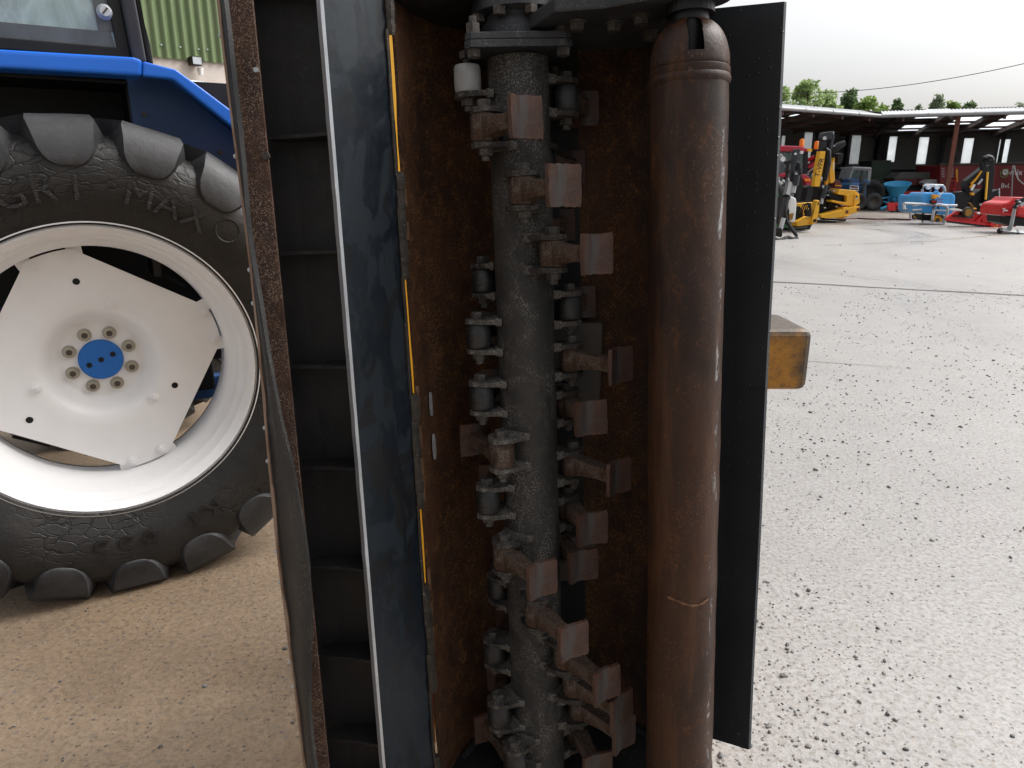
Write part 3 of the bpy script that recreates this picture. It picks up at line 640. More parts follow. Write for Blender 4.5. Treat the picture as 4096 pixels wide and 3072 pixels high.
    for a, b, zt, zb in strips:
        if a > cur:
            nb = max(1, round((a - cur) / 1.05))
            for i in range(nb): wall(cur + (a - cur) * i / nb, cur + (a - cur) * (i + 1) / nb - .008, 0, ZT)
        wall(a, b - .008, 0, zb); wall(a, b - .008, zb, zt, 'wall_light_strip', 'rooflight'); wall(a, b - .008, zt, ZT); cur = b
    wall(cur, LEN[side], 0, ZT)
    for k in range(7):
        s = mitre(DEP, side) + .4 + k * 3.0
        if s < LEN[side]: ob('wall_post', xf(gbox(-.09, .09, -.28, -.08, 0, ZT - .1), look_frame(P0 + dd * s, dd if side == 'R' else -dd, nn)), 'black', shed)
    rail = [P0 + dd * s - nn * .12 + Vector((0, 0, 2.0)) for s in (mitre(DEP, side), LEN[side])]
    ob('wall_rail', gtube(rail, .06, 4), 'black', shed)
    e0, e1 = rng_pt(side, LEN[side], .3, 0), rng_pt(side, LEN[side], DEP, 0)
    ob('end_wall', ([tuple(e0), tuple(e1), tuple(e1 + Vector((0, 0, zroof(DEP)))), tuple(e0 + Vector((0, 0, HE)))], [(0, 1, 2, 3)]), 'shed_wall', shed)

# ------------------------------------------------------------------ trees beyond the shed
def tree(name, label, cx, top, width, D, mat, n=2600, leaf=.17, seed=1, gap=.35, low=.35, shape='round', droop=0):
    rg = random.Random(seed); p = at(cx, top, D); h = p.z; wr = width / F_ * D * .62
    t = thing(name, label, 'tree', (p.x, D, 0), 'trees beyond the open shed')
    ob('trunk', gtube([(0, 0, -.03), (.06, .03, h * .3), (-.05, .02, h * .6), (.03, 0, h * .86)], [.05 * h * .55, .035 * h * .5, .02 * h * .5, .02], 7), 'trunk', t, True)
    limbs = []; cl = []
    for i in range(46):
        a = rg.random() * 6.283; zz = low + (1 - low) * rg.random() ** .8; q = (zz - low) / (1 - low)
        prof = {'round': math.sqrt(max(0.03, 1 - (2 * q - .95) ** 2)), 'cone': (1.05 - q) ** .8, 'spread': min(1, .35 + 1.2 * q) * math.sqrt(max(.05, 1 - max(0, q - .6) ** 2 * 5))}[shape]
        r = wr * prof * (.35 + .62 * rg.random() ** .5) * rg.uniform(.75, 1.1)
        c = Vector((math.cos(a) * r, math.sin(a) * r, h * (.0 + zz * .94) + rg.uniform(-.2, .2))); cl.append((c, wr * rg.uniform(.16, .34)))
        if i < 22: limbs.append(gtube([(0, 0, max(h * .25, c.z - r * .9)), tuple(Vector((c.x * .55, c.y * .55, c.z - r * .3))), tuple(c)], [.07, .045, .015], 5))
    ob('limbs', join(*limbs), 'trunk', t)
    v = []; f = []
    for i in range(n):
        c, rr = rg.choice(cl); d = Vector((rg.gauss(0, 1), rg.gauss(0, 1), rg.gauss(0, .8))); d.normalize(); q = c + d * rr * rg.random() ** .45
        if droop: q.z -= droop * rg.random() ** 2
        if q.z > h: q.z = h - rg.random() * .3
        ax = Vector((rg.gauss(0, 1), rg.gauss(0, 1), rg.gauss(0, .6) - droop)).normalized(); ay = ax.cross(Vector((rg.gauss(0, 1), rg.gauss(0, 1), rg.gauss(0, 1)))).normalized()
        L = leaf * rg.uniform(.6, 1.35); Wd = L * (.32 if droop else .6); o = len(v)
        v += [tuple(q - ax * L), tuple(q + ay * Wd), tuple(q + ax * L), tuple(q - ay * Wd)]; f.append((o, o + 1, o + 2, o + 3))
    ob('crown', (v, f), mat, t); return t
TR = [('low pale hedge tree in the gap above the left roof', 3330, 388, 90, 50, 'leaf_light', 1700, .15, 21, 'round', 0),
      ('low mid green bush crown beside the small round tree', 3540, 408, 80, 60, 'leaf_mid', 1300, .15, 22, 'round', 0),
      ('pale broad tree at the left end behind the shed roof', 3125, 325, 130, 52, 'leaf_light', 2600, .16, 1, 'round', 0),
      ('tall pale green tree second from the left behind the shed', 3240, 318, 175, 54, 'leaf_light', 3600, .16, 2, 'round', 0),
      ('dark pointed tree with dense crown behind the shed roof', 3405, 350, 130, 56, 'leaf_dark', 3000, .17, 3, 'cone', 0),
      ('low rounded yellow green tree beside the dark pointed tree', 3475, 385, 170, 54, 'leaf_mid', 3600, .16, 4, 'round', 0),
      ('small round dark tree alone above the shed corner', 3590, 388, 66, 66, 'leaf_dark', 1800, .17, 5, 'round', 0),
      ('thin wispy sapling left of the drooping tree', 3680, 395, 46, 62, 'leaf_grey', 700, .15, 6, 'cone', .1),
      ('tall drooping tree with narrow hanging leaves behind the right roof', 3760, 358, 110, 58, 'leaf_grey', 2300, .2, 7, 'cone', .55),
      ('olive rounded bush right of the drooping tree', 3815, 395, 100, 58, 'leaf_mid', 2300, .16, 8, 'round', 0),
      ('small spreading tree at the right of the tree row', 3880, 395, 76, 62, 'leaf_dark', 1500, .17, 9, 'round', 0),
      ('tiny distant tree low over the right roof', 3940, 415, 40, 90, 'leaf_grey', 600, .2, 10, 'cone', 0),
      ('faint thin tree at the right edge behind the roof', 4085, 392, 70, 75, 'leaf_grey', 600, .17, 11, 'round', .2)]
for lb, cx, top, wd, D, mt, n, lf, sd_, sh, dr in TR: tree('tree', lb, cx, top, wd, D, mt, n, lf, sd_, shape=sh, droop=dr)
bt = at(3335, 385, 60)
t = thing('bare_tree', 'leafless twiggy tree between the green crowns behind the shed', 'tree', (bt.x, 60, 0), 'trees beyond the open shed')
ob('trunk', gtube([(0, 0, -.03), (.1, 0, bt.z * .5), (0, 0, bt.z * .95)], [.12, .08, .02], 6), 'trunk', t)
rg = random.Random(5); tw = []
for i in range(34):
    z = bt.z * rg.uniform(.35, .8); a = rg.random() * 6.3; L = rg.uniform(.5, 1.1)
    tw.append(gtube([(0, 0, z), (math.cos(a) * L * .5, math.sin(a) * L * .5, z + L * .7), (math.cos(a) * L * .8, math.sin(a) * L * .8, min(bt.z, z + L * 1.5))], [.035, .022, .01], 4))
ob('twigs', join(*tw), 'trunk', t)
# overhead cable
ca, cb_ = at(3050, 372, 44), at(4300, 205, 34); pts = []
for i in range(25):
    q = i / 24; p = ca.lerp(cb_, q); p.z -= .55 * 4 * q * (1 - q); pts.append(p)
cab = ob('overhead_cable', gtube(pts, .017, 5), 'cable'); tag(cab, 'thin overhead cable sagging across the white sky', 'cable')

# ================================================================== FLAIL HEAD standing on end (axes: x across, y away, z along the rotor)
HW = Vector((-.0344, .0747, .9966)).normalized(); HU = Vector((1, 0, 0)); HU = (HU - HU.dot(HW) * HW).normalized(); HV = HW.cross(HU)
HO = Vector((.058, 1.322, .28))
MH = Matrix(((HU.x, HV.x, HW.x, HO.x), (HU.y, HV.y, HW.y, HO.y), (HU.z, HV.z, HW.z, HO.z), (0, 0, 0, 1)))
hc = thing('flail_head', 'worn rusty flail hedge cutter head held upright with its rotor facing out', 'flail head', M=MH)
ZB, ZT_ = -.12, 1.47
hood = [(-.214, -.068), (-.206, -.03), (-.190, .035), (-.155, .10), (-.10, .155), (-.03, .19), (.05, .205), (.14, .202), (.22, .165), (.275, .10), (.315, .03), (.335, -.03)]
def wavy(g, amp, sc):                    # small dents in sheet metal
    return [(x + amp * mnoise.noise(Vector((x * sc, y * sc, z * sc))), y + amp * mnoise.noise(Vector((x * sc + 9, y * sc, z * sc))), z) for x, y, z in g[0]], g[1]
hd = ob('hood', wavy(gstrip(hood, .006, ZB, ZT_, 40), .004, 9), 'rust_hood', hc, True)
ob('wear_plate', gstrip([(.0, .196), (.075, .2), (.128, .196)], -.005, .10, 1.44), 'dark_hood', hd)
ob('outer_skin', gstrip([(-.206, .05), (-.17, .115), (-.11, .175), (-.03, .212), (.05, .226), (.145, .222), (.235, .182), (.295, .108), (.322, .05)], .004, ZB + .005, ZT_ - .005, 8), 'yellow', hc, True)
def endplate(w0, w1, name, notch=0):
    poly = [(-.45, -.15), (-.30, -.165), (-.225, -.09), (-.10, -.06), (.12, -.06), (.24, -.12), (.29, -.235), (.33, -.235), (.355, -.16), (.35, .03), (.30, .12), (.24, .19), (.14, .235), (.04, .24), (-.05, .222), (-.13, .18), (-.19, .11), (-.24, .02), (-.44, -.07)]
    return ob(name, gprism(poly, w0, w1), 'dark_hood', hc, bevel=.002)
endplate(ZB - .012, ZB, 'end_plate'); endplate(ZT_, ZT_ + .012, 'end_plate')
ob('end_flange', gstrip([(x * .94, y * .92) for x, y in hood[2:-1]], -.010, ZB + .001, ZB + .010), 'flange', hc)
ob('slot_plate', gstrip([(-.30, .04), (-.245, .09)], .006, ZB, .25), 'yellow_clean', hc)  # added yellow plate, stands in for lit paint behind the lowest slot
# roller bracket at the top: thick dark plate with rounded end and bolt heads hanging under it
bk = [(.02, -.06), (.06, -.155), (.14, -.165), (.24, -.215), (.285, -.236)] + [(.285 + .052 * math.cos(a), -.184 + .052 * math.sin(a)) for a in [R(-75 + 15 * i) for i in range(11)]] + [(.33, -.05), (.28, .1), (.05, .1)]
rb = ob('roller_bracket', gprism(bk, 1.412, 1.436), 'flange', hc, bevel=.004)
ob('bearing_pad', gcyl((.275, -.172, 1.396), (.275, -.172, 1.412), .038, n=24), 'black', rb)
for x, y in ((.10, -.10), (.165, -.085), (.205, -.12), (.24, -.02), (.07, -.045)):
    ob('bolt', join(hexnut((x, y, 1.398), (0, 0, 1), .0125, .014), gcyl((x, y, 1.409), (x, y, 1.412), .016, n=14)), 'bolt', rb)
for x in (.15, .26): ob('spacer', gcyl((x, -.03, 1.4365), (x, -.03, ZT_), .03, n=16), 'black', rb)
# left front: recessed channel with gussets, rusted angle, slate-blue shear bar
ob('channel_plate', gstrip([(-.447, -.097), (-.40, -.0945), (-.30, -.0945), (-.262, -.097)], .006, ZB, ZT_, 12), 'black_plate', hc)
for i, wz in enumerate((1.237, 1.041, .846, .65, .452, .265, .072, -.05)):
    j = .004 * math.sin(i * 2.3)
    ob('gusset', gprism([(-.432, -.105), (-.430, -.142), (-.37, -.150), (-.318, -.166), (-.30, -.15), (-.262, -.106), (-.30, -.0985), (-.40, -.0985)], wz - .003 + j, wz + .003 + j), 'black_plate', hc)
ob('angle_strip', join(gbox(-.450, -.412, -.204, -.197, ZB, ZT_), gbox(-.450, -.444, -.1968, -.10, ZB, ZT_)), 'strip', hc)
ob('screw', gcyl((-.413, -.2045, 1.20), (-.413, -.2105, 1.20), .006, n=10), 'bolt', hc); ob('screw', gcyl((-.416, -.2045, 1.33), (-.416, -.208, 1.33), .004, n=10), 'bright', hc)
d = Vector((.081, .084)).normalized(); nrm = Vector((-d.y, d.x)); P0 = Vector((-.311, -.174)); P1 = Vector((-.2215, -.0805))
nz = 60; rows = []
for k in range(nz + 1):
    z = ZB + (ZT_ - ZB) * k / nz
    rows.append([tuple(P0.lerp(P1, t)) + (z,) for t in (0, .15, .4, .7, 1)])
sb = ob('shear_bar', wavy(gsheet(rows, .010), .0015, 12), 'slate', hc)
ev = []
for k in range(nz + 1):
    z = ZB + (ZT_ - ZB) * k / nz; j = .0012 * mnoise.noise(Vector((0, 0, z * 30)))
    for a, b in ((-.0035 + j, -.0005), (.0015, -.0025), (.0015, .0125), (-.0035 + j, .0105)):
        p = P0 + d * a - nrm * (.0105 - b) * 1.0 + nrm * .0105; ev.append((p.x, p.y, z))
ef = [(4 * k + i, 4 * k + (i + 1) % 4, 4 * k + 4 + (i + 1) % 4, 4 * k + 4 + i) for k in range(nz) for i in range(4)]
ob('ground_edge', (ev, ef), 'bright', sb)
# patchy weld between the shear bar and the hood, open slots show yellow plates added behind to catch daylight
slots = [(1.20, 1.405), (.776, .992), (.392, .527), (-.04, .157)]
def in_slot(z): return any(a < z < b for a, b in slots)
wr_ = random.Random(4); z = ZB + .01; wg = []
while z < ZT_ - .02:
    L = wr_.uniform(.018, .05)
    if not in_slot(z + L / 2):
        r0 = wr_.uniform(.0090, .0115); c = (-.2205 + wr_.uniform(-.0015, .0015), -.079 + wr_.uniform(-.003, .002))
        wg.append(gtube([(c[0], c[1], z - .004), (c[0] + .001, c[1] - .002, z + L * .3), (c[0], c[1], z + L * .7), (c[0], c[1], z + L + .004)], [r0 * .88, r0, r0 * .93, r0 * .86], 7))
    else:
        r0 = wr_.uniform(.003, .005); wg.append(gtube([(-.2245, -.0865, z - .003), (-.2245, -.0875, z + L + .003)], r0 * .8, 6))
    z += L
wb = ob('weld_bead', join(*wg), 'weld', hc, True); wb['kind'] = 'stuff'
rp = random.Random(9)
for k in range(9):                       # rusty tack plates beside the seam
    zc = (.66, .60, .30, .55, 1.12, .74, .22, 1.06, .36)[k]; L = rp.uniform(.03, .06)
    ob('tack_patch', gbox(-.2165, -.2105, -.074, -.060, zc, zc + L), 'rust_weld', hc, bevel=.001)
ob('slot_backing', gstrip([(-.62, .50), (-.10, .68)], .03, -.24, 2.5), 'yellow_clean', hc)  # panel added to catch skylight so the slots show bright yellow
# bright gouges in the hood
sg = []
for (x, y, zc, L, wd) in ((-.2005, -.010, .645, .055, .011), (-.2015, -.012, .735, .05, .008)):
    ring = [(x + .003 * math.sin(a) * 0 + .0, y + wd * math.cos(a) * .6, zc + L * .5 * math.sin(a)) for a in [2 * math.pi * i / 14 for i in range(14)]]
    sg.append(ring)
for k, ring in enumerate(sg):
    v = [(p[0] + .0075 + .18 * (p[1] + .012), p[1], p[2]) for p in ring]; v2 = [(p[0] - .004, p[1] + .002, p[2]) for p in v]
    n = len(v); ob('gouge', (v + v2, [tuple(range(n))] + [(i, (i + 1) % n, n + (i + 1) % n, n + i) for i in range(n)]), 'scuff', hd)
# left rubber flap: clamped at its outer edge, free edge bulging out low down
free = [(1.47, -.436), (1.29, -.434), (1.08, -.436), (.886, -.424), (.775, -.413), (.693, -.397), (.608, -.388), (.522, -.384), (.433, -.389), (.342, -.403), (.248, -.413), (.151, -.416), (.05, -.415), (-.12, -.418)]
def lerp_tab(tab, z):
    for (z0, a), (z1, b) in zip(tab, tab[1:]):
        if z1 <= z <= z0: return b + (a - b) * (z - z1) / (z0 - z1)
    return tab[-1][1] if z < tab[-1][0] else tab[0][1]
def fixed_u(z): return -.450 + .003 * math.sin(z * 7 + 1)
rows = []
for k in range(81):
    z = ZB + (ZT_ - ZB) * k / 80; uf = lerp_tab(free, z); bul = max(0, (uf + .44) / .055); fx = fixed_u(z)
    rows.append([(fx + (uf - fx) * t + .0025 * mnoise.noise(Vector((t * 2, 0, z * 7))), -.2135 - .024 * t - .040 * bul * math.sin(t * 2.4) * t - .012 * bul * t, z) for t in [i / 9 for i in range(10)]])
fl = ob('rubber_flap', gsheet(rows, -.007), 'rubber', hc, True)
rows = []
for k in range(81):
    z = ZB + (ZT_ - ZB) * k / 80; e = .004 + .004 * max(0, mnoise.noise(Vector((1, 4, z * 13)))) + (.006 * max(0, mnoise.noise(Vector((7, 2, z * 9)))) if z < .7 else 0)
    rows.append([(fixed_u(z) - .005, -.2225, z), (fixed_u(z) - .005 + e, -.2235 - .001, z)])
ob('clamp_strip', gsheet(rows, -.003), 'clamp', hc)
for zc in (1.38, 1.2, 1.02, .965, .75, .69, .52, .46, .30, .25, .06): ob('rivet', gcyl((fixed_u(zc) - .004, -.215, zc), (fixed_u(zc) - .0125, -.215, zc), .0065, .003, 10), 'galv', hc, True)
# right rubber flap
rows = []
for k in range(31):
    q = k / 30; r_ = []
    for i in range(9):
        t = i / 8; u = .335 + (.430 - .335) * t; v = .015 - .157 * t
        lo = -.052 + .076 * t - .0 ; hi = 1.455 - .036 * t
        r_.append((u + (.005 - .012 * (1 - q)) * t + .003 * mnoise.noise(Vector((t, q * 3, 0))), v, lo + (hi - lo) * q))
    rows.append(r_)
ob('rubber_flap', gsheet(rows, .006), 'wet_rubber', hc, True)
ob('clamp_strip', gbox(.329, .340, -.01, .03, -.04, 1.43), 'black', hc)
# roller with domed end caps, the top one slotted
RC = (.275, -.170); RR = .0635
bar = [(RR, .035 + 1.265 * k / 60) for k in range(61)]
g = glathe([(r + .0007 * mnoise.noise(Vector((0, 0, z * 14))), z) for r, z in bar], 64, 'z', c=(RC[0], RC[1], 0))
g = ([(x + .0016 * mnoise.noise(Vector((x * 30, y * 30, z * 16))), y + .0016 * mnoise.noise(Vector((x * 30, y * 30 + 4, z * 16))), z) for x, y, z in g[0]], g[1])
ro = ob('roller', g, 'roller', hc, True)
def dome(z0, s, slot):
    prof = [(RR - .0005, z0), (RR + .0012, z0 + s * .003), (RR + .0012, z0 + s * .012), (RR - .0012, z0 + s * .014), (RR - .0004, z0 + s * .0155)] + [(RR * math.cos(a) ** .72 if a < 1.5 else .012, z0 + s * (.018 + .072 * math.sin(a))) for a in [1.5 * i / 26 for i in range(27)]]
    v, f = glathe(prof, 240, 'z', c=(RC[0], RC[1], 0)); keep = []
    if slot:
        for q in f:
            c = sum((Vector(v[i]) for i in q), Vector()) / len(q); dx = c.x - RC[0] + .004; top = z0 + .083; bot = z0 + .032
            hw = .0115 if c.z < top - .008 else .0115 * math.sqrt(max(0, 1 - ((c.z - top + .008) / .009) ** 2))
            if c.y < RC[1] and abs(dx) < hw and bot < c.z < top: continue
            keep.append(q)
        f = keep
    return v, f
ob('end_cap', dome(1.300, 1, True), 'roller', ro, True); ob('end_cap', dome(.035, -1, False), 'roller', ro, True)
ob('inner_core', gcyl((RC[0], RC[1], 1.302), (RC[0], RC[1], 1.398), .030, n=20), 'black', ro, True)
ob('weld_ring', glathe([(RR + .0002, 1.288), (RR + .0022, 1.292), (RR + .0026, 1.297), (RR + .0008, 1.3015)], 64, c=(RC[0], RC[1], 0)), 'roller', ro, True)
sr = random.Random(12)
def surf_patch(a, z, la, lz, dz=.0):
    v = []; f = []; n = 10
    for i in range(n):
        t = 2 * math.pi * i / n; k = sr.uniform(.7, 1.2); an = a + la * math.cos(t) * k; zz = z + lz * math.sin(t) * k
        v.append((RC[0] + (RR + .0014) * math.sin(an), RC[1] - (RR + .0014) * math.cos(an), zz + dz * math.cos(t)))
    return v, [tuple(range(n))]
v = []
for i in range(15):
    an = -.62 + 1.25 * i / 14; zz = .405 + .006 * math.cos(i * .35); k = .0022 + .0012 * math.sin(i * 1.7)
    for s in (-1, 1): v.append((RC[0] + (RR + .0013) * math.sin(an), RC[1] - (RR + .0013) * math.cos(an), zz + s * k))
ob('scrape', (v, [(2 * i, 2 * i + 1, 2 * i + 3, 2 * i + 2) for i in range(14)]), 'rust_weld', ro)
# rotor
RT = .057
g = glathe([(RT + .0004 * math.sin(k), ZB + .002 + (1.375 - ZB) * k / 70) for k in range(71)], 64)
g = ([(x * (1 + .012 * mnoise.noise(Vector((x * 25, y * 25, z * 22)))), y * (1 + .012 * mnoise.noise(Vector((x * 25, y * 25, z * 22)))), z) for x, y, z in g[0]], g[1])
rot = ob('rotor_tube', g, 'rotor', hc, True)
fp = [(-.098, -.078), (-.088, -.088), (.078, -.088), (.09, -.078), (.09, .078), (.078, .09), (-.088, .09), (-.098, .078)]
fr = Matrix.Rotation(R(4), 4, 'Z')
ob('rotor_flange', xf(join(gprism(fp, 1.379, 1.3915), gprism([(x * .985, y * .985) for x, y in fp], 1.3925, 1.404)), fr), 'flange', hc, bevel=.0015)
for cx_, cy_ in ((-.082, -.072), (.074, -.072), (.074, .074), (-.082, .074)):
    c = fr @ Vector((cx_, cy_, 0))
    bo = ob('bolt', hexnut((c.x, c.y, 1.366), (0, 0, 1), .0125, .0128), 'bolt', hc)
    ob('nut', hexnut((c.x, c.y, 1.4042), (0, 0, 1), .013, .016), 'bolt', bo); ob('stud', gcyl((c.x, c.y, 1.4205), (c.x, c.y, 1.432), .007, n=10), 'bolt', bo)
ob('bearing_housing', glathe([(.063, 1.4042), (.066, 1.408), (.066, 1.43), (.06, 1.438), (.06, 1.446), (.082, 1.45), (.082, 1.4695)], 40), 'flange', hc, True)
for a in (-70, -115, 200): ob('bolt', hexnut((.072 * math.cos(R(a)), .072 * math.sin(R(a)), 1.436), (0, 0, 1), .012, .014), 'bolt', hc)
# lugs, bolts and T flails; angle 0 faces the camera, positive to the right
PRD = .094
lug_poly = [(-.030, .050), (-.034, .070), (-.030, .096), (-.018, .113), (0, .119), (.018, .113), (.030, .096), (.034, .070), (.030, .050)]
def jag(g, a): rr = random.Random(8); return [(x + rr.uniform(-a, a), y + rr.uniform(-a, a), z + rr.uniform(-a, a) * .6) for x, y, z in g[0]], g[1]
lug_me = [ob('lug', jag(gprism(lug_poly, -.005, .005), .0012), m, bevel=.0016, mesh_only=True) for m in ('lug', 'dusty_lug')]
bolt_me = ob('lug_bolt', join(hexnut((0, 0, .0348), (0, 0, 1), .0135, .013), hexnut((0, 0, -.0348), (0, 0, -1), .0135, .012), gcyl((0, 0, -.047), (0, 0, -.056), .008, n=10), gcyl((0, 0, -.034), (0, 0, .034), .0075, n=10)), 'bolt', bevel=.0008, mesh_only=True)
pad_me = ob('weld_pad', jag(join(gprism([(-.036, .047), (-.03, .064), (.03, .064), (.036, .047)], -.008, .008)), .002), 'dusty_lug', bevel=.002, mesh_only=True)
# flail: hub on the bolt, forged shank along +x, curved paddle across its end
hub = glathe([(.012, -.0235), (.0225, -.0235), (.0245, -.019), (.0250, 0), (.0245, .019), (.0225, .0235), (.012, .0235)], 24, closed=True)
def sec(x, hy, hz): return [(x, -hy, -hz), (x, hy, -hz), (x, hy, hz), (x, -hy, hz)]
sv_ = sec(.012, .018, .0195) + sec(.04, .0165, .0165) + sec(.075, .0135, .0135) + sec(.102, .0135, .0135) + sec(.119, .0155, .018)
shank = (sv_, [(3, 2, 1, 0)] + [(4 * k + i, 4 * k + (i + 1) % 4, 4 * k + 4 + (i + 1) % 4, 4 * k + 4 + i) for k in range(4) for i in range(4)] + [(16, 17, 18, 19)])
shank_me = ob('flail', jag(join(shank), .0012), 'shank', bevel=.003, mesh_only=True)
hub_me = {m: ob('hub', hub, m, smooth=True, mesh_only=True) for m in ('shank', 'bush', 'pale_bush', 'dusty_lug')}
def blade_mesh(seed):
    rr = random.Random(seed); rows = []
    for j in range(9):
        z = -.0352 + .0704 * j / 8; r_ = []
        for i in range(11):
            y = -.034 + .068 * i / 10; q = y / .034; cz = 1 if 0 < j < 8 else .96
            if (j in (0, 8)) and i in (0, 10): y *= .95
            r_.append((.1175 + .32 * max(0, -.008 - y) + .14 * max(0, y + .008) + .0006 * rr.uniform(-1, 1), y + .0006 * rr.uniform(-1, 1), z * cz + (.0012 * rr.uniform(-1, 1) if j in (0, 8) else 0)))
        rows.append(r_)
    v, f = gsheet(rows, -.0075)
    cr = join(gbox(.1258, .1275, -.016, .016, -.0012, .0010), gbox(.1258, .1275, -.0012, .001, -.014, .014))
    return ob('blade', (v, f), 'blade', smooth=True, mesh_only=True)
blade_me = [blade_mesh(i) for i in range(4)]
FL = [(1.25, -43, 34, 'shank', 0), (1.138, 1, 30, 'shank', 0), (1.026, 34, 32, 'shank', 0), (.812, 104, 42, 'shank', 0), (.712, 118, 16, 'shank', 0), (.589, 106, 40, 'shank', 0), (.483, 122, 18, 'shank', 0), (.391, 142, 20, 'shank', 0),
      (.646, -36, -152, 'shank', 1), (.432, -37, 33, 'shank', 0), (.317, 2, 30, 'shank', 0), (.206, 40, 34, 'shank', 0), (.125, 58, 42, 'shank', 0), (.04, 84, 40, 'shank', 0), (-.055, 112, 16, 'shank', 0),
      (.869, -87, 172, 'bush', 1), (.747, -80, 168, 'bush', 1), (.536, -69, 176, 'bush', 1), (.162, -104, 165, 'bush', 0), (.052, -64, 178, 'bush', 0), (-.035, -34, -150, 'bush', 0),
      (1.311, 108, 160, 'bush', 0), (.915, 108, 165, 'bush', 1), (.975, -120, 190, 'bush', 0), (1.345, -85, 178, 'pale_bush', 0), (1.20, 150, 150, 'bush', 0), (1.08, 165, 150, 'bush', 0), (.30, -125, 185, 'bush', 0)]
for i, (wz, th, al, hm, dusty) in enumerate(FL):
    Mz = Matrix.Translation((0, 0, wz)) @ Matrix.Rotation(R(th + 180), 4, 'Z')
    single = hm == 'pale_bush'
    for s in ((-1,) if single else (-1, 1)):
        lg = link('lug', lug_me[dusty], rot, Mz @ Matrix.Translation((0, 0, s * .0295)))
        pd = link('weld_pad', pad_me, rot, Mz @ Matrix.Translation((0, 0, s * .0295)))
    link('lug_bolt', bolt_me, rot, Mz @ Matrix.Translation((0, PRD, 0)))
    piv = Vector((PRD * math.sin(R(th)), -PRD * math.cos(R(th)), wz))
    f_ = link('flail', shank_me, hc, Matrix.Translation(piv) @ Matrix.Rotation(R(al - 90), 4, 'Z'))
    link('hub', hub_me[hm], f_)
    if not single: link('blade', blade_me[i % 4], f_)
# carrying beam behind the hood and the arm that holds the head up
inv = MH.inverted()
def box_w(name, x0, x1, y0, y1, z0, z1, mat, bev=.0): return ob(name, xf(gbox(x0, x1, y0, y1, z0, z1), inv), mat, hc, bevel=bev, seg=4)
box_w('carrying_beam', .0, .745, 1.72, 1.95, .928, 1.085, 'beam', .026)
box_w('head_bracket', .05, .20, 1.53, 1.72, .90, 1.14, 'grimy', .01); box_w('head_bracket', .05, .20, 1.53, 1.72, .50, .62, 'grimy', .01)
box_w('bracket_back', .02, .23, 1.70, 1.72, .48, 1.16, 'grimy', .004)
ob('dipper_arm', xf(gtube([(.12, 1.93, 1.02), (.12, 2.55, 1.22), (.12, 2.62, 1.22)], .075, 4), inv), 'yellow', hc)
box_w('mast', .03, .21, 2.56, 2.74, .02, 1.5, 'yellow', .01); box_w('mast_foot', -.12, .36, 2.45, 2.85, .001, .03, 'black', .004)
ob('hose', xf(gtube([(.05, 1.62, 1.5), (.02, 1.75, 1.3), (.0, 2.1, 1.25), (.05, 2.5, 1.35)], .016, 8), inv), 'black', hc, True)

# ================================================================== BLUE TRACTOR (x towards its rear, y inward, z up; origin under the near rear wheel)
TY = R(31); TU = Vector((math.cos(TY), math.sin(TY), 0)); TI = Vector((-math.sin(TY), math.cos(TY), 0))
MTr = look_frame(Vector((-1.382, 2.326, 0)), TU, TI)
tra = thing('tractor', 'blue tractor with big white rear wheel beside the flail head', 'tractor', M=MTr)
WC = .8035
def clampz(g, lo=-WC + .002): return [(x, y, max(z, lo + .02 * 0)) for x, y, z in g[0]], g[1]
def lug_geom(ang, side):                 # side +1 near shoulder, -1 far shoulder
    st = [(.676, -.053, .008, 0), (.679, -.056, .024, 0), (.686, -.058, .038, 0), (.697, -.060, .052, .1), (.713, -.060, .063, .2), (.735, -.057, .073, .3), (.785, -.045, .083, .4), (.822, -.014, .092, .5), (.836, .008, .086, .8), (.838, .06, .050, 3.5), (.838, .12, .038, 8), (.838, .185, .034, 13.5)]
    v = []; f = []
    for r, y, hw, da in st:
        c = Vector((0.62 - r, .19 - y)); c.normalize(); rb, yb = r + c.x * .075, y + c.y * .075
        for rr, yy, h, s in ((rb, yb, hw * 1.25 + .012, -1), (r, y, hw, -1), (r, y, hw, 1), (rb, yb, hw * 1.25 + .012, 1)):
            a = R(ang + da * (1 if side > 0 else 1)) + s * h / r
            v.append((rr * math.cos(a), yy if side > 0 else .38 - yy, rr * math.sin(a)))
    n = len(st)
    f = [(4 * k + i, 4 * k + i + 1, 4 * k + 5 + i, 4 * k + 4 + i) for k in range(n - 1) for i in range(3)] + [(0, 1, 2, 3), (4 * n - 1, 4 * n - 2, 4 * n - 3, 4 * n - 4)]
    return v, f
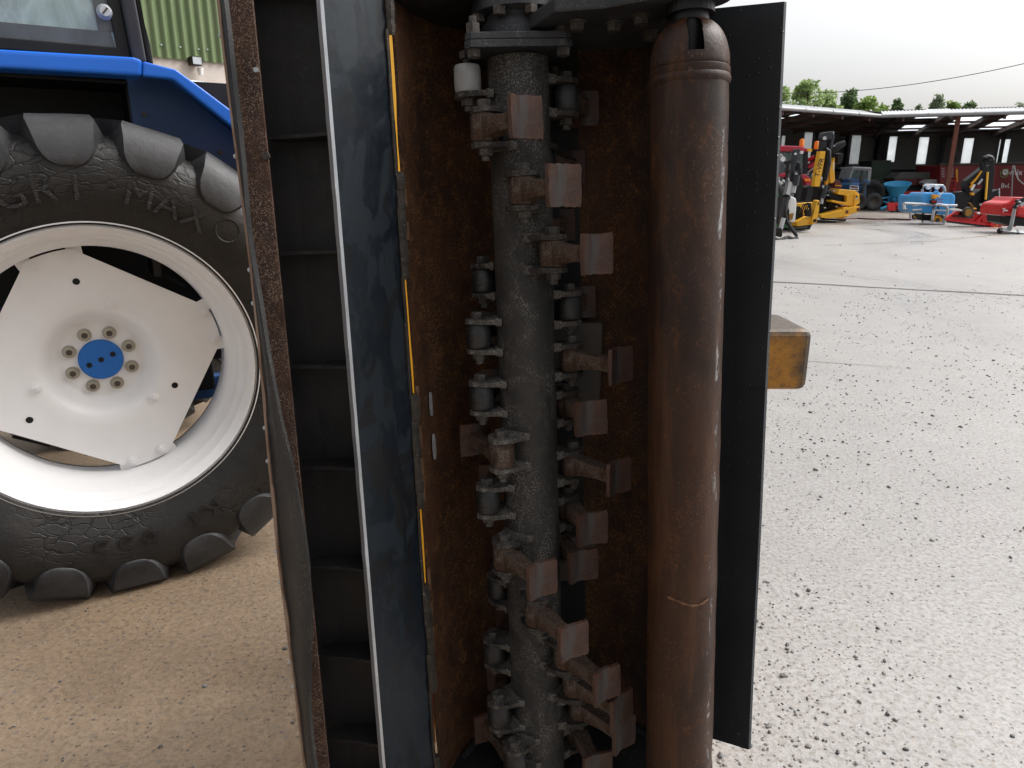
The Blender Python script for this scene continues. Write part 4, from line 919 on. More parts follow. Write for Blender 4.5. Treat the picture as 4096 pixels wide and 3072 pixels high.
def big_wheel(parent, M, near):
    rimp = [(.506, -.006), (.515, .000), (.514, .012), (.500, .014), (.492, .004), (.486, .010), (.482, .028), (.474, .036), (.468, .040), (.464, .075), (.457, .088), (.450, .092), (.446, .120), (.432, .140), (.420, .165), (.417, .26), (.45, .30), (.47, .345), (.512, .368), (.514, .384), (.500, .386), (.46, .36), (.42, .28)]
    wh = ob('wheel', glathe(rimp, 128, 'y', closed=False), 'white_paint', parent, True); wh.matrix_local = M
    ty = [(.500, .004), (.512, -.004), (.530, -.012), (.560, -.030), (.600, -.046), (.640, -.053), (.680, -.052), (.715, -.044), (.745, -.026), (.768, .004), (.782, .045), (.788, .12), (.790, .19)]
    ty = ty + [(r, .38 - y) for r, y in reversed(ty[:-1])]
    ob('tyre', clampz(glathe(ty, 160, 'y')), 'tyre', wh, True)
    for k in range(20):
        for side in (1, -1):
            if side < 0 and not near and k % 2: pass
            ob('tread_lug', clampz(lug_geom(90 + 18 * k + (9 if side < 0 else 0), side)), 'tread', wh, True)
    # dished square disc with clipped corners
    rings = [0.0, .072, .10, .128, .138, .150, .165, .185, .21, .24, .28, .32, 1.0]; n = 144; v = []; f = []
    def dep(r): return .268 if r < .132 else (.268 - (.078) * (lambda t: t * t * (3 - 2 * t))(min(1, (r - .132) / .075)))
    for rr in rings:
        for i in range(n):
            a = 2 * math.pi * i / n; e = (math.degrees(a) - 60) % 90; e = min(e, 90 - e); ro_ = min(.337 / max(.3, math.cos(R(e))), .412)
            r = rr if rr < 1 else ro_
            if rr < 1: r = min(r, ro_)
            v.append((r * math.cos(a), dep(r) + (.004 * math.sin(a * 2 + .6) if rr == 1 else 0), r * math.sin(a)))
    for k in range(len(rings) - 1): f += [(k * n + i, k * n + (i + 1) % n, (k + 1) * n + (i + 1) % n, (k + 1) * n + i) for i in range(n)]
    o = len(v); L = (len(rings) - 1) * n; v += [(x, y + .010, z) for x, y, z in v[L:L + n]]; f += [(L + i, L + (i + 1) % n, o + (i + 1) % n, o + i) for i in range(n)]
    ob('disc', (v, f), 'white_paint', wh, True)
    nut = ob('wheel_nut', join(gcyl((0, -.003, 0), (0, .001, 0), .0235, n=24), hexnut((0, -.020, 0), (0, 1, 0), .0195, .017)), 'zinc', bevel=.001, mesh_only=True)
    stud = ob('stud', gcyl((0, -.0215, 0), (0, -.0195, 0), .0105, n=14), 'grimy', mesh_only=True)
    for k in range(8):
        a = R(22.5 + 45 * k); q = link('wheel_nut', nut, wh, Matrix.Translation((.1035 * math.cos(a), .267, .1035 * math.sin(a)))); link('stud', stud, wh, Matrix.Translation((.1035 * math.cos(a), .267, .1035 * math.sin(a))))
    ob('hub_cap', glathe([(.0, .2555), (.070, .2555), (.0735, .259), (.0735, .268)], 48, 'y'), 'cap_blue', wh, True)
    for x, z in ((0, 0), (.040, .016), (-.040, -.016)): ob('cap_hole', gcyl((x, .2535, z), (x, .256, z), .0095, n=16), 'black', wh)
    bl = ob('disc_bolt', join(gcyl((0, .001, 0), (0, -.003, 0), .019, n=20), hexnut((0, -.012, 0), (0, 1, 0), .0125, .010), gcyl((0, -.016, 0), (0, -.011, 0), .007, n=12)), 'white_paint', bevel=.001, mesh_only=True)
    for c in (15, 105, 195, 285):
        for s in (-8, 8): link('disc_bolt', bl, wh, Matrix.Translation((.388 * math.cos(R(c + s)), .186, .388 * math.sin(R(c + s)))))
        a0 = R(c - 15); tab = []
        for s in (-11, 11):
            a = R(c + s); M2 = Matrix.Rotation(-a, 4, 'Y') @ Matrix.Translation((.416, .20, 0)); ob('rim_tab', xf(gbox(-.03, .014, -.004, .006, -.024, .024), M2), 'white_paint', wh, bevel=.003)
    for a, r in ((76, .215), (196, .215), (-44, .215)): link('disc_bolt', bl, wh, Matrix.Translation((r * math.cos(R(a)), .189, r * math.sin(R(a)))))
    for a, r in ((97, .30), (-27, .255), (215, .30)): ob('disc_hole', gcyl((r * math.cos(R(a)), .1885, r * math.sin(R(a))), (r * math.cos(R(a)), .1915, r * math.sin(R(a))), .0115, n=16), 'black', wh)
    if near:
        def letters(txt, a0, step, r, size):
            for i, chx in enumerate(txt):
                if chx == ' ': continue
                a = R(a0 - step * i); g = text_geom(chx, size, .004)
                rad = Vector((math.cos(a), 0, math.sin(a))); tan = Vector((math.sin(a), 0, -math.cos(a)))
                tilt = (Vector((0, -.053, 0)) - Vector((0, -.046, 0))) * 0
                Ml = look_frame(rad * r + Vector((0, -.0500, 0)), tan, rad); ob('raised_letter', xf(g, Ml), 'tyre', wh)
        letters('AGRI MAX', 114, 8.2, .612, .118); letters('RT 855', -62, 7.4, .612, .112)
        a = R(47); c = Vector((math.cos(a) * .64, -.0535, math.sin(a) * .64)); ob('raised_ring', xf(glathe([(.036, 0), (.038, -.002), (.041, -.002), (.042, 0)], 32, 'y'), Matrix.Translation(c)), 'tyre', wh)
    return wh
big_wheel(tra, Matrix.Translation((0, 0, WC)), True)
MF = Matrix.Translation((0, 1.75 + .38, WC)) @ Matrix.Rotation(math.pi, 4, 'Z')
fw = big_wheel(tra, MF, False)
# mudguard: lip bent along its outer edge, blue side plate, black arch behind
lip = [(-1.45, 1.752), (-.6, 1.750), (.239, 1.758), (.328, 1.754), (.503, 1.610), (.70, 1.44)]
top = [(-1.45, 1.795), (-.6, 1.798), (.225, 1.812), (.262, 1.797), (.340, 1.785), (.410, 1.735), (.520, 1.652), (.715, 1.478)]
lipg = gprism(lip[:3] + [(.245, 1.806), (.22, 1.813)] + [top[1], top[0]], .0, .12, 'y')
ob('cab_sill', lipg, 'blue', tra, bevel=.012, seg=3)
ob('mudguard', join(gprism([lip[2], lip[3], lip[4], lip[5], top[7], top[6], top[5], top[4], (.246, 1.803)], .0, .045, 'y')), 'blue', tra, bevel=.008, seg=3)
ob('mudguard_top', gprism([(.246, 1.800), (.338, 1.783), (.41, 1.733), (.52, 1.65), (.715, 1.476), (.70, 1.462), (.51, 1.632), (.40, 1.718), (.333, 1.768), (.246, 1.785)], .0445, .42, 'y'), 'blue', tra)
ob('mudguard_side', gprism([(.205, 1.60), (.205, 1.79), (.33, 1.775), (.50, 1.63), (.70, 1.45), (.66, 1.36), (.56, 1.46), (.45, 1.515), (.36, 1.56)], .16, .165, 'y'), 'dark_blue', tra)  # same blue paint in shade, the shade put into a darker colour
for x, z in ((.245, 1.655), (.475, 1.535)): ob('bolt', gcyl((x, .16, z), (x, .152, z), .008, n=10), 'bolt', tra)
ob('wheel_arch', join(gbox(-1.45, .72, .42, .43, 1.0, 1.80), gbox(-1.45, .205, .121, .42, 1.745, 1.752)), 'black', tra)
ob('arch_liner', gbox(.199, .204, .166, .42, 1.42, 1.75), 'black', tra)
# cab: rear quarter window with rubber seal and latch, pillars, roof
wy = .15
win = [(-1.2, 1.845), (.205, 1.838), (.165, 2.45), (-1.2, 2.5)]
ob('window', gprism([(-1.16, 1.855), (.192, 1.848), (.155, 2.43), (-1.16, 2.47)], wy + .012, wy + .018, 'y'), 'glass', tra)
def ring(outer, inner, a, b):
    n = len(outer); v = [(p[0], a, p[1]) for p in outer] + [(p[0], a, p[1]) for p in inner] + [(p[0], b, p[1]) for p in outer] + [(p[0], b, p[1]) for p in inner]; f = []
    for i in range(n):
        j = (i + 1) % n; f += [(i, j, n + j, n + i), (2 * n + i, 3 * n + i, 3 * n + j, 2 * n + j), (i, 2 * n + i, 2 * n + j, j), (n + i, n + j, 3 * n + j, 3 * n + i)]
    return v, f
ob('window_seal', ring([(-1.22, 1.832), (.226, 1.826), (.186, 2.46), (-1.22, 2.50)], [(-1.15, 1.868), (.188, 1.858), (.152, 2.42), (-1.15, 2.46)], wy, wy + .022), 'black', tra, bevel=.003)
MT['frit'] = gmat('frit', (.05, .055, .06), (.10, .11, .115), 8, .25, .4, stretch=(1, 1, .3))
ob('window_band', gprism([(-1.14, 1.869), (.184, 1.859), (.176, 1.905), (-1.14, 1.905)], wy + .0075, wy + .0105, 'y'), 'frit', tra)
ob('window_band', gprism([(.1845, 1.9055), (.152, 2.42), (.118, 2.42), (.142, 1.9055)], wy + .0075, wy + .0105, 'y'), 'frit', tra)
lt = ob('window_latch', glathe([(.0, -.018), (.015, -.018), (.0185, -.014), (.020, -.004), (.024, 0), (.024, .006)], 28, 'y', c=(.168, wy + .002, 1.962)), 'galv', tra, True)
ob('latch_slot', xf(gbox(-.012, .012, -.003, 0, -.0025, .0025), Matrix.Translation((.168, wy - .0165, 1.962)) @ Matrix.Rotation(R(-50), 4, 'Y')), 'grimy', lt)
ob('cab_pillar', gprism([(.228, 1.815), (.272, 1.815), (.236, 2.48), (.190, 2.48)], wy - .015, wy + .05, 'y'), 'dgrey', tra, bevel=.012, seg=3)
ob('pillar_trim', gprism([(.2735, 1.815), (.292, 1.815), (.290, 1.875), (.262, 2.08), (.255, 2.48), (.239, 2.48)], wy + .0, wy + .06, 'y'), 'black', tra, bevel=.006)
for y in (wy + 1.95,):
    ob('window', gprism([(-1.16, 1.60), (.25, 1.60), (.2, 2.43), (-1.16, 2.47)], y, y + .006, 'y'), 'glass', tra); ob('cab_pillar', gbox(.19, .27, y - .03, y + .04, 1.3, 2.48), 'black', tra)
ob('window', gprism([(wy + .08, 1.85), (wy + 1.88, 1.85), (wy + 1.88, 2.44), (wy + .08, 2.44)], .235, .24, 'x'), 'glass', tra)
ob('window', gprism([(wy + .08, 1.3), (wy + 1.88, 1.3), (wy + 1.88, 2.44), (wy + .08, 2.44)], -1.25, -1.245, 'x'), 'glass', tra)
ob('cab_roof', gbox(-1.4, .34, .05, 2.2, 2.48, 2.68), 'blue', tra, bevel=.05)
ob('cab_rear_wall', gbox(.21, .235, .2, 2.0, 1.1, 1.84), 'black', tra); ob('cab_floor', gbox(-1.3, .2, .435, 1.85, 1.05, 1.10), 'black', tra)
ob('seat', join(gbox(-.55, -.1, .85, 1.35, 1.5, 1.62), gbox(-.2, -.08, .87, 1.33, 1.62, 2.15)), 'black', tra, bevel=.04)
ob('wiper_arm', gtube([(-.35, wy + .03, 1.88), (-.2, wy + .03, 1.93), (.02, wy + .03, 2.02)], .006, 6), 'black', tra)
ob('steering_column', gtube([(-1.0, 1.1, 1.1), (-.8, 1.1, 1.75)], .05, 8), 'black', tra)
# transmission, axle, lift arm and hoses seen through the wheel
ob('axle_housing', glathe([(.0, .275), (.11, .275), (.12, .40), (.15, .44), (.15, .62), (.2, .64), (.2, 1.45), (.15, 1.5), (.15, 1.7), (.11, 1.72), (.11, 1.86), (0, 1.86)], 32, 'y', c=(0, 0, WC)), 'dark_blue', tra, True)
ob('transmission', gbox(-1.9, .30, .78, 1.36, .52, 1.12), 'dark_blue', tra, bevel=.05)
ob('lift_housing', join(gbox(-.35, .20, .60, 1.55, 1.12, 1.32), gbox(.0, .26, .52, .66, 1.05, 1.20)), 'blue', tra, bevel=.02)
ob('lift_arm', xf(join(gbox(-.05, .50, -.025, .025, -.05, .05)), Matrix.Translation((.06, .50, 1.19)) @ Matrix.Rotation(R(18), 4, 'Y')), 'blue', tra, bevel=.015)
ob('lift_pivot', glathe([(0, .445), (.035, .445), (.05, .455), (.05, .53), (0, .53)], 28, 'y', c=(.16, 0, 1.165)), 'black', tra, True)
ob('pivot_bolt', hexnut((.16, .432, 1.165), (0, 1, 0), .02, .014), 'bolt', tra)
ob('hose', gtube([(.08, .47, 1.225), (.15, .44, 1.232), (.20, .43, 1.205), (.215, .43, 1.15), (.225, .43, 1.09), (.25, .44, 1.0)], .007, 8), 'galv', tra, True)
ob('bellows', glathe([(.012, 0), (.02, .01), (.015, .02), (.022, .03), (.016, .04), (.023, .05), (.016, .06), (.022, .07), (.022, .16), (0, .16)], 16), 'dgrey', tra, True).matrix_local = Matrix.Translation((.205, .44, 1.12)) @ Matrix.Rotation(R(125), 4, 'Y')
ob('hose', gtube([(.28, .55, 1.3), (.30, .52, 1.15), (.33, .5, .95)], .009, 8), 'black', tra, True); ob('hose', gtube([(.33, .6, 1.3), (.34, .55, 1.15), (.37, .52, 1.0)], .006, 8), 'dark_blue', tra, True)
ob('drop_arm', gbox(.32, .42, .56, .60, .55, 1.25), 'black', tra, bevel=.01); ob('pivot_bolt', hexnut((.37, .545, 1.10), (0, 1, 0), .025, .016), 'bolt', tra)
ob('hose_bundle', gtube([(.42, .52, 1.03), (.50, .50, 1.02), (.60, .48, .99)], .028, 10), 'dgrey', tra, True); ob('valve', gbox(.47, .60, .46, .56, .93, .985), 'blue', tra, bevel=.01)
ob('lower_link', gbox(.1, .95, .60, .66, .50, .60), 'dark_blue', tra, bevel=.01); ob('drawbar', gbox(.2, .85, 1.0, 1.12, .42, .50), 'black', tra, bevel=.008); ob('check_chain', gbox(.2, .85, .50, .53, .70, .74), 'black', tra)
ob('bonnet', gbox(-3.6, -1.3, .72, 1.42, .95, 1.72), 'blue', tra, bevel=.06); ob('front_axle', gbox(-3.2, -3.0, .25, 1.9, .5, .66), 'dark_blue', tra)
for y in (.22, 1.9):
    ob('front_wheel', glathe([(.12, -.12), (.34, -.13), (.36, -.17), (.50, -.18), (.58, -.13), (.6, 0), (.58, .13), (.50, .18), (.36, .17), (.12, .12)], 40, 'y', c=(-3.1, y, .6)), 'tread', tra, True)

# ================================================================== MACHINERY STANDING ABOUT THE YARD
class Kit:
    """a thing built from outlines surveyed at distance D, each with its own thickness"""
    def __init__(s, name, label, cat, base, D, T, group=None):
        p = at(*T(*base), D); s.o = Vector((p.x, D, 0)); s.T = T; s.D = D; s.e = thing(name, label, cat, s.o, group)
    def P(s, x, y, d=0):
        return at(*s.T(x, y), s.D + d) - s.o
    def slab(s, name, pts, mat, d=0, th=.2, bev=0, parent=None):
        q = [s.P(x, y, d) for x, y in pts]; g = gprism([(p.x, p.z) for p in q], d, d + th, 'y'); return ob(name, g, mat, parent or s.e, bevel=bev)
    def rod(s, name, pts, mat, r, d=0, n=8, parent=None, smooth=True):
        q = []
        for k in pts:
            dd = k[2] if len(k) > 2 else d; q.append(s.P(k[0], k[1], dd))
        return ob(name, gtube(q, r, n), mat, parent or s.e, smooth)
    def disc(s, name, c, r, mat, th=.1, d=0, n=24, parent=None):
        p = s.P(*c, d); return ob(name, gcyl((p.x, p.y, p.z), (p.x, p.y + th, p.z), r, n=n), mat, parent or s.e, True)
    def text(s, body, c, size, mat, d=0, rot=0, parent=None, tilt=0):
        p = s.P(*c, d); M = Matrix.Translation(p) @ Matrix.Rotation(tilt, 4, 'Z') @ Matrix.Rotation(R(90), 4, 'X') @ Matrix.Rotation(rot, 4, 'Z'); return ob('lettering', xf(text_geom(body, size, .004), M), mat, parent or s.e)
def farm_wheel(parent, c, r, w, axis='y', rimmat='grimy', lugs=0):
    prof = [(r * .50, -w * .40), (r * .56, -w * .5), (r * .80, -w * .55), (r * .95, -w * .42), (r, -w * .25), (r, w * .25), (r * .95, w * .42), (r * .80, w * .55), (r * .56, w * .5), (r * .50, w * .40)]
    ty = ob('wheel', glathe(prof, 32, axis, c=c), 'tread', parent, True)
    ob('rim', glathe([(.01, -w * .1), (r * .2, -w * .12), (r * .45, -w * .25), (r * .52, -w * .42), (r * .52, w * .42), (r * .3, w * .1), (.01, w * .1)], 28, axis, c=c), rimmat, ty, True)
    for k in range(lugs):
        a = 2 * math.pi * k / lugs
        for s in (-1, 1):
            g = gbox(r * .9, r * 1.04, 0 if s > 0 else -w * .5, w * .5 if s > 0 else 0, -.03, .03)
            M = Matrix.Rotation(a + (.13 if s > 0 else 0), 4, 'Y'); q = xf(g, M)
            if axis == 'x': q = ([(y, x, z) for x, y, z in q[0]], q[1])
            ob('tread_lug', ([(p[0] + c[0], p[1] + c[1], max(p[2] + c[2], .002)) for p in q[0]], q[1]), 'tread', ty)
    return ty

# --- red tractor behind the yellow machines
k = Kit('tractor', 'red tractor with amber roof beacons behind the yellow hedge cutters', 'tractor', (420, 1000), 28.5, A_)
k.slab('cab_roof', [(60, 345), (120, 322), (470, 335), (600, 372), (650, 400), (560, 402), (60, 400)], 'rose_red', 0, 1.5, .04)
k.slab('cab_glass', [(95, 400), (560, 402), (575, 500), (560, 690), (420, 700), (200, 690), (95, 720)], 'glass_dark', .12, .02)
k.slab('cab_interior', [(95, 400), (560, 402), (560, 690), (95, 720)], 'tin_cover', 1.3, .05)
k.slab('cab_pillar', [(530, 400), (582, 402), (575, 690), (530, 690)], 'black', .05, .1); k.slab('cab_pillar', [(60, 400), (95, 400), (110, 720), (60, 720)], 'black', .05, .1)
k.slab('seat', [(350, 560), (450, 560), (440, 690), (350, 690)], 'black', .5, .3, .03); k.rod('wiper', [(270, 660), (380, 470)], 'black', .012, .1)
k.slab('mudguard', [(150, 790), (170, 735), (240, 690), (350, 668), (470, 690), (480, 760), (330, 720), (230, 740), (180, 790)], 'rose_red', -.25, .7, .03)
k.slab('mudguard', [(480, 690), (560, 700), (620, 760), (655, 830), (640, 870), (560, 860), (545, 780), (490, 740)], 'rose_red', -.3, .7, .03)
k.slab('bonnet', [(570, 680), (680, 700), (760, 760), (760, 880), (650, 880), (600, 760)], 'rose_red', 1.0, 1.6, .05)
k.slab('tail_light', [(535, 750), (610, 752), (612, 785), (540, 785)], 'orange_lamp', -.34, .05, .008)
for x, y in ((495, 322), (684, 352)):
    b_ = k.disc('beacon', (x, y), .001, 'orange_lamp'); p = k.P(x, y + 22, .3)
    ob('beacon_lamp', glathe([(.0, .30), (.06, .29), (.085, .24), (.09, .05), (.09, 0)], 16, c=tuple(p)), 'orange_lamp', k.e, True); ob('beacon_base', gcyl(tuple(p + Vector((0, 0, -.3))), tuple(p), .05, n=10), 'black', k.e)
    bpy.data.objects.remove(b_)
k.slab('number_plate', [(575, 362), (632, 368), (630, 405), (572, 400)], 'yellow_clean', -.05, .03); k.disc('work_lamp', (505, 415), .06, 'white', .1, -.1)
k.rod('loader_arm', [(570, 520, .6), (730, 425, .2), (760, 405, .2)], 'red', .07, n=4); k.rod('loader_arm', [(580, 600, .4), (735, 520, .2)], 'rose_red', .09, n=4); k.rod('loader_ram', [(575, 670, .4), (735, 550, .2)], 'galv', .03)
farm_wheel(k.e, tuple(Vector((k.P(230, 900).x, .6, .85))), .85, .5, lugs=16); farm_wheel(k.e, tuple(Vector((k.P(640, 940).x, .6, .85))), .85, .5, lugs=16)
k.slab('rear_frame', [(230, 760), (640, 800), (640, 1010), (230, 1040)], 'black', .4, 1.8)

# --- green tractor, mostly hidden by the flail head's rubber
k = Kit('tractor', 'green tractor with red and orange tail lamps partly behind the black rubber flap', 'tractor', (140, 1400), 21.5, A_)
k.slab('mudguard', [(20, 880), (100, 850), (160, 870), (210, 940), (215, 990), (170, 985), (110, 930), (20, 960)], 'green', 0, .6, .02)
k.slab('mudguard', [(180, 860), (250, 850), (300, 880), (320, 940), (290, 960), (230, 915), (190, 900)], 'green', .8, .6, .02)
k.slab('tail_lamp', [(105, 842), (165, 850), (190, 885), (185, 915), (130, 890)], 'red_lamp', -.06, .06, .01); k.slab('tail_lamp', [(240, 850), (296, 856), (300, 895), (262, 890)], 'red_lamp', .74, .06, .01)
k.slab('lamp_lens', [(112, 848), (160, 854), (166, 872), (118, 866)], 'orange_lamp', -.068, .006); k.slab('lamp_lens', [(250, 853), (292, 858), (294, 872), (254, 868)], 'orange_lamp', .732, .006)
farm_wheel(k.e, (k.P(60, 1240).x - .1, .3, .78), .78, .45, lugs=16, rimmat='yellow'); farm_wheel(k.e, (k.P(230, 1240).x + .25, 1.9, .78), .78, .45, lugs=16, rimmat='yellow')
k.slab('transmission', [(150, 960), (300, 940), (300, 1330), (170, 1360)], 'black', .4, 1.5); k.slab('lower_link', [(160, 1330), (315, 1335), (318, 1375), (160, 1380)], 'green', -.5, .1)
k.slab('side_panel', [(185, 1110), (250, 1090), (235, 1290), (195, 1310)], 'green', .2, .2); k.rod('hydraulic_pipe', [(140, 985), (195, 990), (250, 1050)], 'cyan', .02, .2)
k.slab('valve_block', [(128, 1000), (175, 1000), (178, 1055), (130, 1055)], 'skyblue', .1, .15)
k.slab('cab', [(20, 380), (130, 420), (150, 560), (170, 800), (20, 860)], 'glass_dark', .3, .05); k.rod('cab_pillar', [(130, 500), (165, 700), (175, 840)], 'black', .04, .25)
k.slab('work_lamp', [(130, 410), (262, 440), (270, 470), (258, 522), (130, 490)], 'grey_tank', -.1, .3, .02); k.disc('lamp_lens', (262, 500), .07, 'white', .04, -.12)

# --- hedge cutter with folded black arm on the green tractor
k = Kit('hedge_cutter', 'black armed hedge cutter with yellow flail head resting on the yard', 'hedge cutter', (420, 1400), 20.6, A_)
k.slab('main_arm', [(425, 372), (482, 368), (470, 420), (400, 690), (385, 765), (340, 735), (352, 690)], 'dgrey', 0, .22, .015)
k.slab('arm_decal', [(408, 420), (437, 420), (435, 445), (405, 445)], 'white', -.006, .004)
k.slab('second_arm', [(450, 540), (478, 545), (500, 700), (520, 860), (470, 1050), (440, 1030), (430, 800), (440, 660)], 'black', .25, .25, .015)
k.slab('arm_link', [(395, 660), (450, 650), (455, 690), (400, 705)], 'dgrey', -.05, .15, .01); k.disc('pin', (430, 692), .04, 'galv', .05, -.08)
k.rod('ram', [(440, 700), (412, 840)], 'dgrey', .09, -.1, 10); k.rod('ram_rod', [(412, 840), (392, 930)], 'galv', .05, -.1, 10)
k.rod('dipper', [(300, 985), (262, 1200), (228, 1380)], 'dgrey', [.09, .085, .08], -2.0, 10); k.rod('dipper_ram', [(270, 1250), (225, 1395)], 'galv', .055, -2.12, 10)
k.rod('dipper_link', [(330, 830, -.6), (318, 900, -1.3), (296, 1000, -2.0)], 'black', .11, n=8)
k.rod('wrapped_hose', [(335, 545, -.1), (322, 640, -.15), (315, 760, -.2), (330, 860, -.6), (325, 980, -1.6)], 'black', [.055, .065, .065, .05, .045], n=10)
k.disc('hose_end', (337, 540), .06, 'black', .2, -.2)
k.rod('loop_hose', [(305, 1030, -2.0), (290, 1150, -2.1), (305, 1290, -2.1), (370, 1390, -2.1), (430, 1470, -2.1), (440, 1505, -2.1), (390, 1515, -2.2), (320, 1490, -2.3), (260, 1510, -2.4), (200, 1530, -2.5), (140, 1500, -2.6)], 'black', [.035, .035, .04, .045, .045, .045, .04, .04, .035, .035, .03], n=8)
for y0, y1 in ((1120, 1290), (1150, 1310)): k.rod('hose', [(310, 900, -1.5), (300 + (y0 - 1120), y0, -2.0), (330, y1, -2.05)], 'black', .025)
k.slab('head_mount', [(180, 1375), (250, 1380), (255, 1480), (235, 1500), (170, 1480)], 'black', -2.3, .35, .02)
k.slab('flail_hood', [(30, 1405), (175, 1415), (170, 1450), (130, 1520), (60, 1545), (30, 1540)], 'yellow_clean', -2.8, 1.3, .03)
k.slab('hood_flap', [(85, 1535), (160, 1520), (165, 1580), (120, 1610), (75, 1605)], 'grey_tank', -2.75, .1); k.slab('skid', [(45, 1545), (80, 1530), (85, 1610), (70, 1628), (45, 1625)], 'black', -2.8, 1.2, .02)
k.slab('oil_tank', [(345, 960), (430, 1000), (440, 1060), (420, 1300), (380, 1310), (335, 1280), (345, 1100)], 'white', .1, .4, .04); k.slab('tank_base', [(340, 1200), (400, 1190), (380, 1270), (335, 1285)], 'yellow_worn', .05, .06)
k.slab('chassis', [(440, 1300), (570, 1242), (628, 1240), (632, 1333), (440, 1360)], 'yellow_clean', .2, .45, .015); k.slab('chassis_leg', [(700, 1028), (728, 1024), (722, 1150), (690, 1310), (632, 1334), (638, 1235), (660, 1150)], 'yellow_clean', .1, .3, .015)
k.slab('chassis_panel', [(435, 1065), (690, 1050), (690, 1130), (640, 1200), (540, 1230), (440, 1150)], 'yellow_clean', 1.0, .2, .01); k.slab('panel_front', [(380, 1110), (470, 1100), (520, 1160), (510, 1250), (400, 1290)], 'black', .5, .4)
k.slab('decal', [(648, 1270), (690, 1262), (686, 1302), (646, 1310)], 'black', .094, .004); k.slab('warning_label', [(703, 1070), (716, 1040), (720, 1080), (700, 1085)], 'black', .094, .004); k.slab('reflector', [(582, 1302), (590, 1302), (588, 1325), (580, 1326)], 'red_lamp', .19, .006)
k.slab('valve_box', [(580, 1150), (625, 1140), (625, 1230), (585, 1235)], 'black', .0, .3, .01)
for q in range(4): k.rod('hose', [(470 + 30 * q, 1180, .3), (520 + 22 * q, 1080, .0), (575 + 12 * q, 1060, -.05), (605 + 4 * q, 1150, .0)], 'black', .018)
k.slab('underframe', [(300, 1370), (520, 1290), (640, 1320), (600, 1400), (320, 1410)], 'black', .8, .9)
k.slab('ground_skid', [(360, 1375), (560, 1350), (575, 1375), (370, 1400)], 'tin_cover', .3, .4, .01)

# --- big yellow hedge cutter with twin arms
k = Kit('hedge_cutter', 'tall yellow hedge cutter with engine cover and upright twin arms', 'hedge cutter', (980, 1300), 25.6, A_)
k.slab('main_arm', [(735, 400), (805, 400), (790, 520), (755, 700), (728, 850), (660, 850), (668, 780), (695, 620)], 'yellow_clean', -.2, .3, .015)
k.text('T-VFR', (729, 605), .24, 'dgrey', -.212, R(80))
k.slab('second_arm', [(905, 500), (922, 480), (918, 640), (925, 770), (905, 800), (880, 808), (862, 790), (862, 600)], 'yellow_clean', .1, .25, .015); k.slab('arm_decal', [(905, 540), (915, 540), (913, 650), (903, 650)], 'white', .094, .005)
k.rod('hydraulic_hose', [(800, 370, -.1), (838, 400, -.1), (835, 560, -.1), (800, 720, -.1), (790, 780, -.1)], 'black', [.08, .10, .10, .09, .07], n=10)
k.slab('arm_head', [(765, 235), (785, 160), (850, 148), (905, 150), (912, 170), (880, 215), (850, 262), (790, 262)], 'dgrey', -.1, .4, .03); k.disc('pin', (795, 233), .06, 'galv', .05, -.14)
k.slab('arm_neck', [(765, 262), (825, 265), (820, 380), (800, 400), (750, 400)], 'dgrey', 0, .3, .02); k.rod('head_ram', [(905, 190), (880, 290), (865, 370)], 'dgrey', .06, -.05); k.rod('ram_rod', [(880, 240), (905, 150)], 'galv', .03, -.05)
k.rod('dipper', [(870, 400, .1), (920, 370, .1), (970, 330, .1), (1050, 292, .1)], 'black', [.10, .12, .12, .09], n=10)
k.slab('dipper_shield', [(955, 430), (1000, 420), (1030, 445), (1030, 500), (1005, 555), (965, 545)], 'black', .2, .25, .02)
k.slab('mast', [(820, 330), (900, 400), (880, 560), (840, 700), (800, 830), (765, 960), (745, 1200), (880, 1220), (950, 1190), (920, 960), (850, 880), (850, 640), (890, 440)], 'black', .35, .35)
k.rod('slew_ram', [(800, 830), (775, 960), (760, 1000)], 'dgrey', .09, -.05, 10); k.rod('ram_rod', [(765, 990), (752, 1070)], 'galv', .05, -.05, 10); k.disc('pin', (782, 850), .05, 'galv', .05, -.12)
k.slab('valve_cap', [(805, 768), (838, 765), (838, 800), (825, 838), (808, 835)], 'yellow', -.1, .15, .01)
k.slab('engine_frame', [(730, 1020), (930, 900), (1000, 1000), (1010, 1120), (760, 1210)], 'black', .4, 1.0)
cov = k.slab('engine_cover', [(960, 935), (975, 880), (1190, 900), (1238, 945), (1240, 1055), (1180, 1080), (1165, 1110), (1075, 1090), (880, 1045), (890, 1020), (1060, 1052), (1075, 1035), (1072, 975), (1060, 962), (965, 950)], 'yellow_clean', -.1, 1.1, .02)
k.slab('cover_side', [(1180, 945), (1238, 945), (1240, 1060), (1165, 1110), (1175, 1000)], 'yellow_clean', -.16, .05, .01); k.slab('cover_grille', [(895, 950), (1060, 965), (1072, 978), (1072, 1030), (1058, 1048), (895, 1015)], 'black', .1, .6)
k.slab('warning_label', [(1182, 1005), (1198, 960), (1217, 990), (1217, 1008)], 'black', -.17, .006); k.slab('label_plate', [(1186, 993), (1216, 990), (1216, 1003), (1186, 1006)], 'white', -.176, .004)
k.slab('chassis', [(745, 1212), (780, 1208), (1030, 1140), (1030, 1122), (1180, 1108), (1240, 1100), (1242, 1150), (1215, 1180), (1020, 1232), (950, 1252), (840, 1258), (745, 1248)], 'yellow_clean', -.3, .5, .015)
k.slab('decal', [(1060, 1158), (1096, 1152), (1094, 1190), (1060, 1196)], 'mat_red_dark', -.306, .005); k.slab('decal', [(1200, 1128), (1238, 1122), (1236, 1160), (1202, 1166)], 'mat_red_dark', -.306, .005)
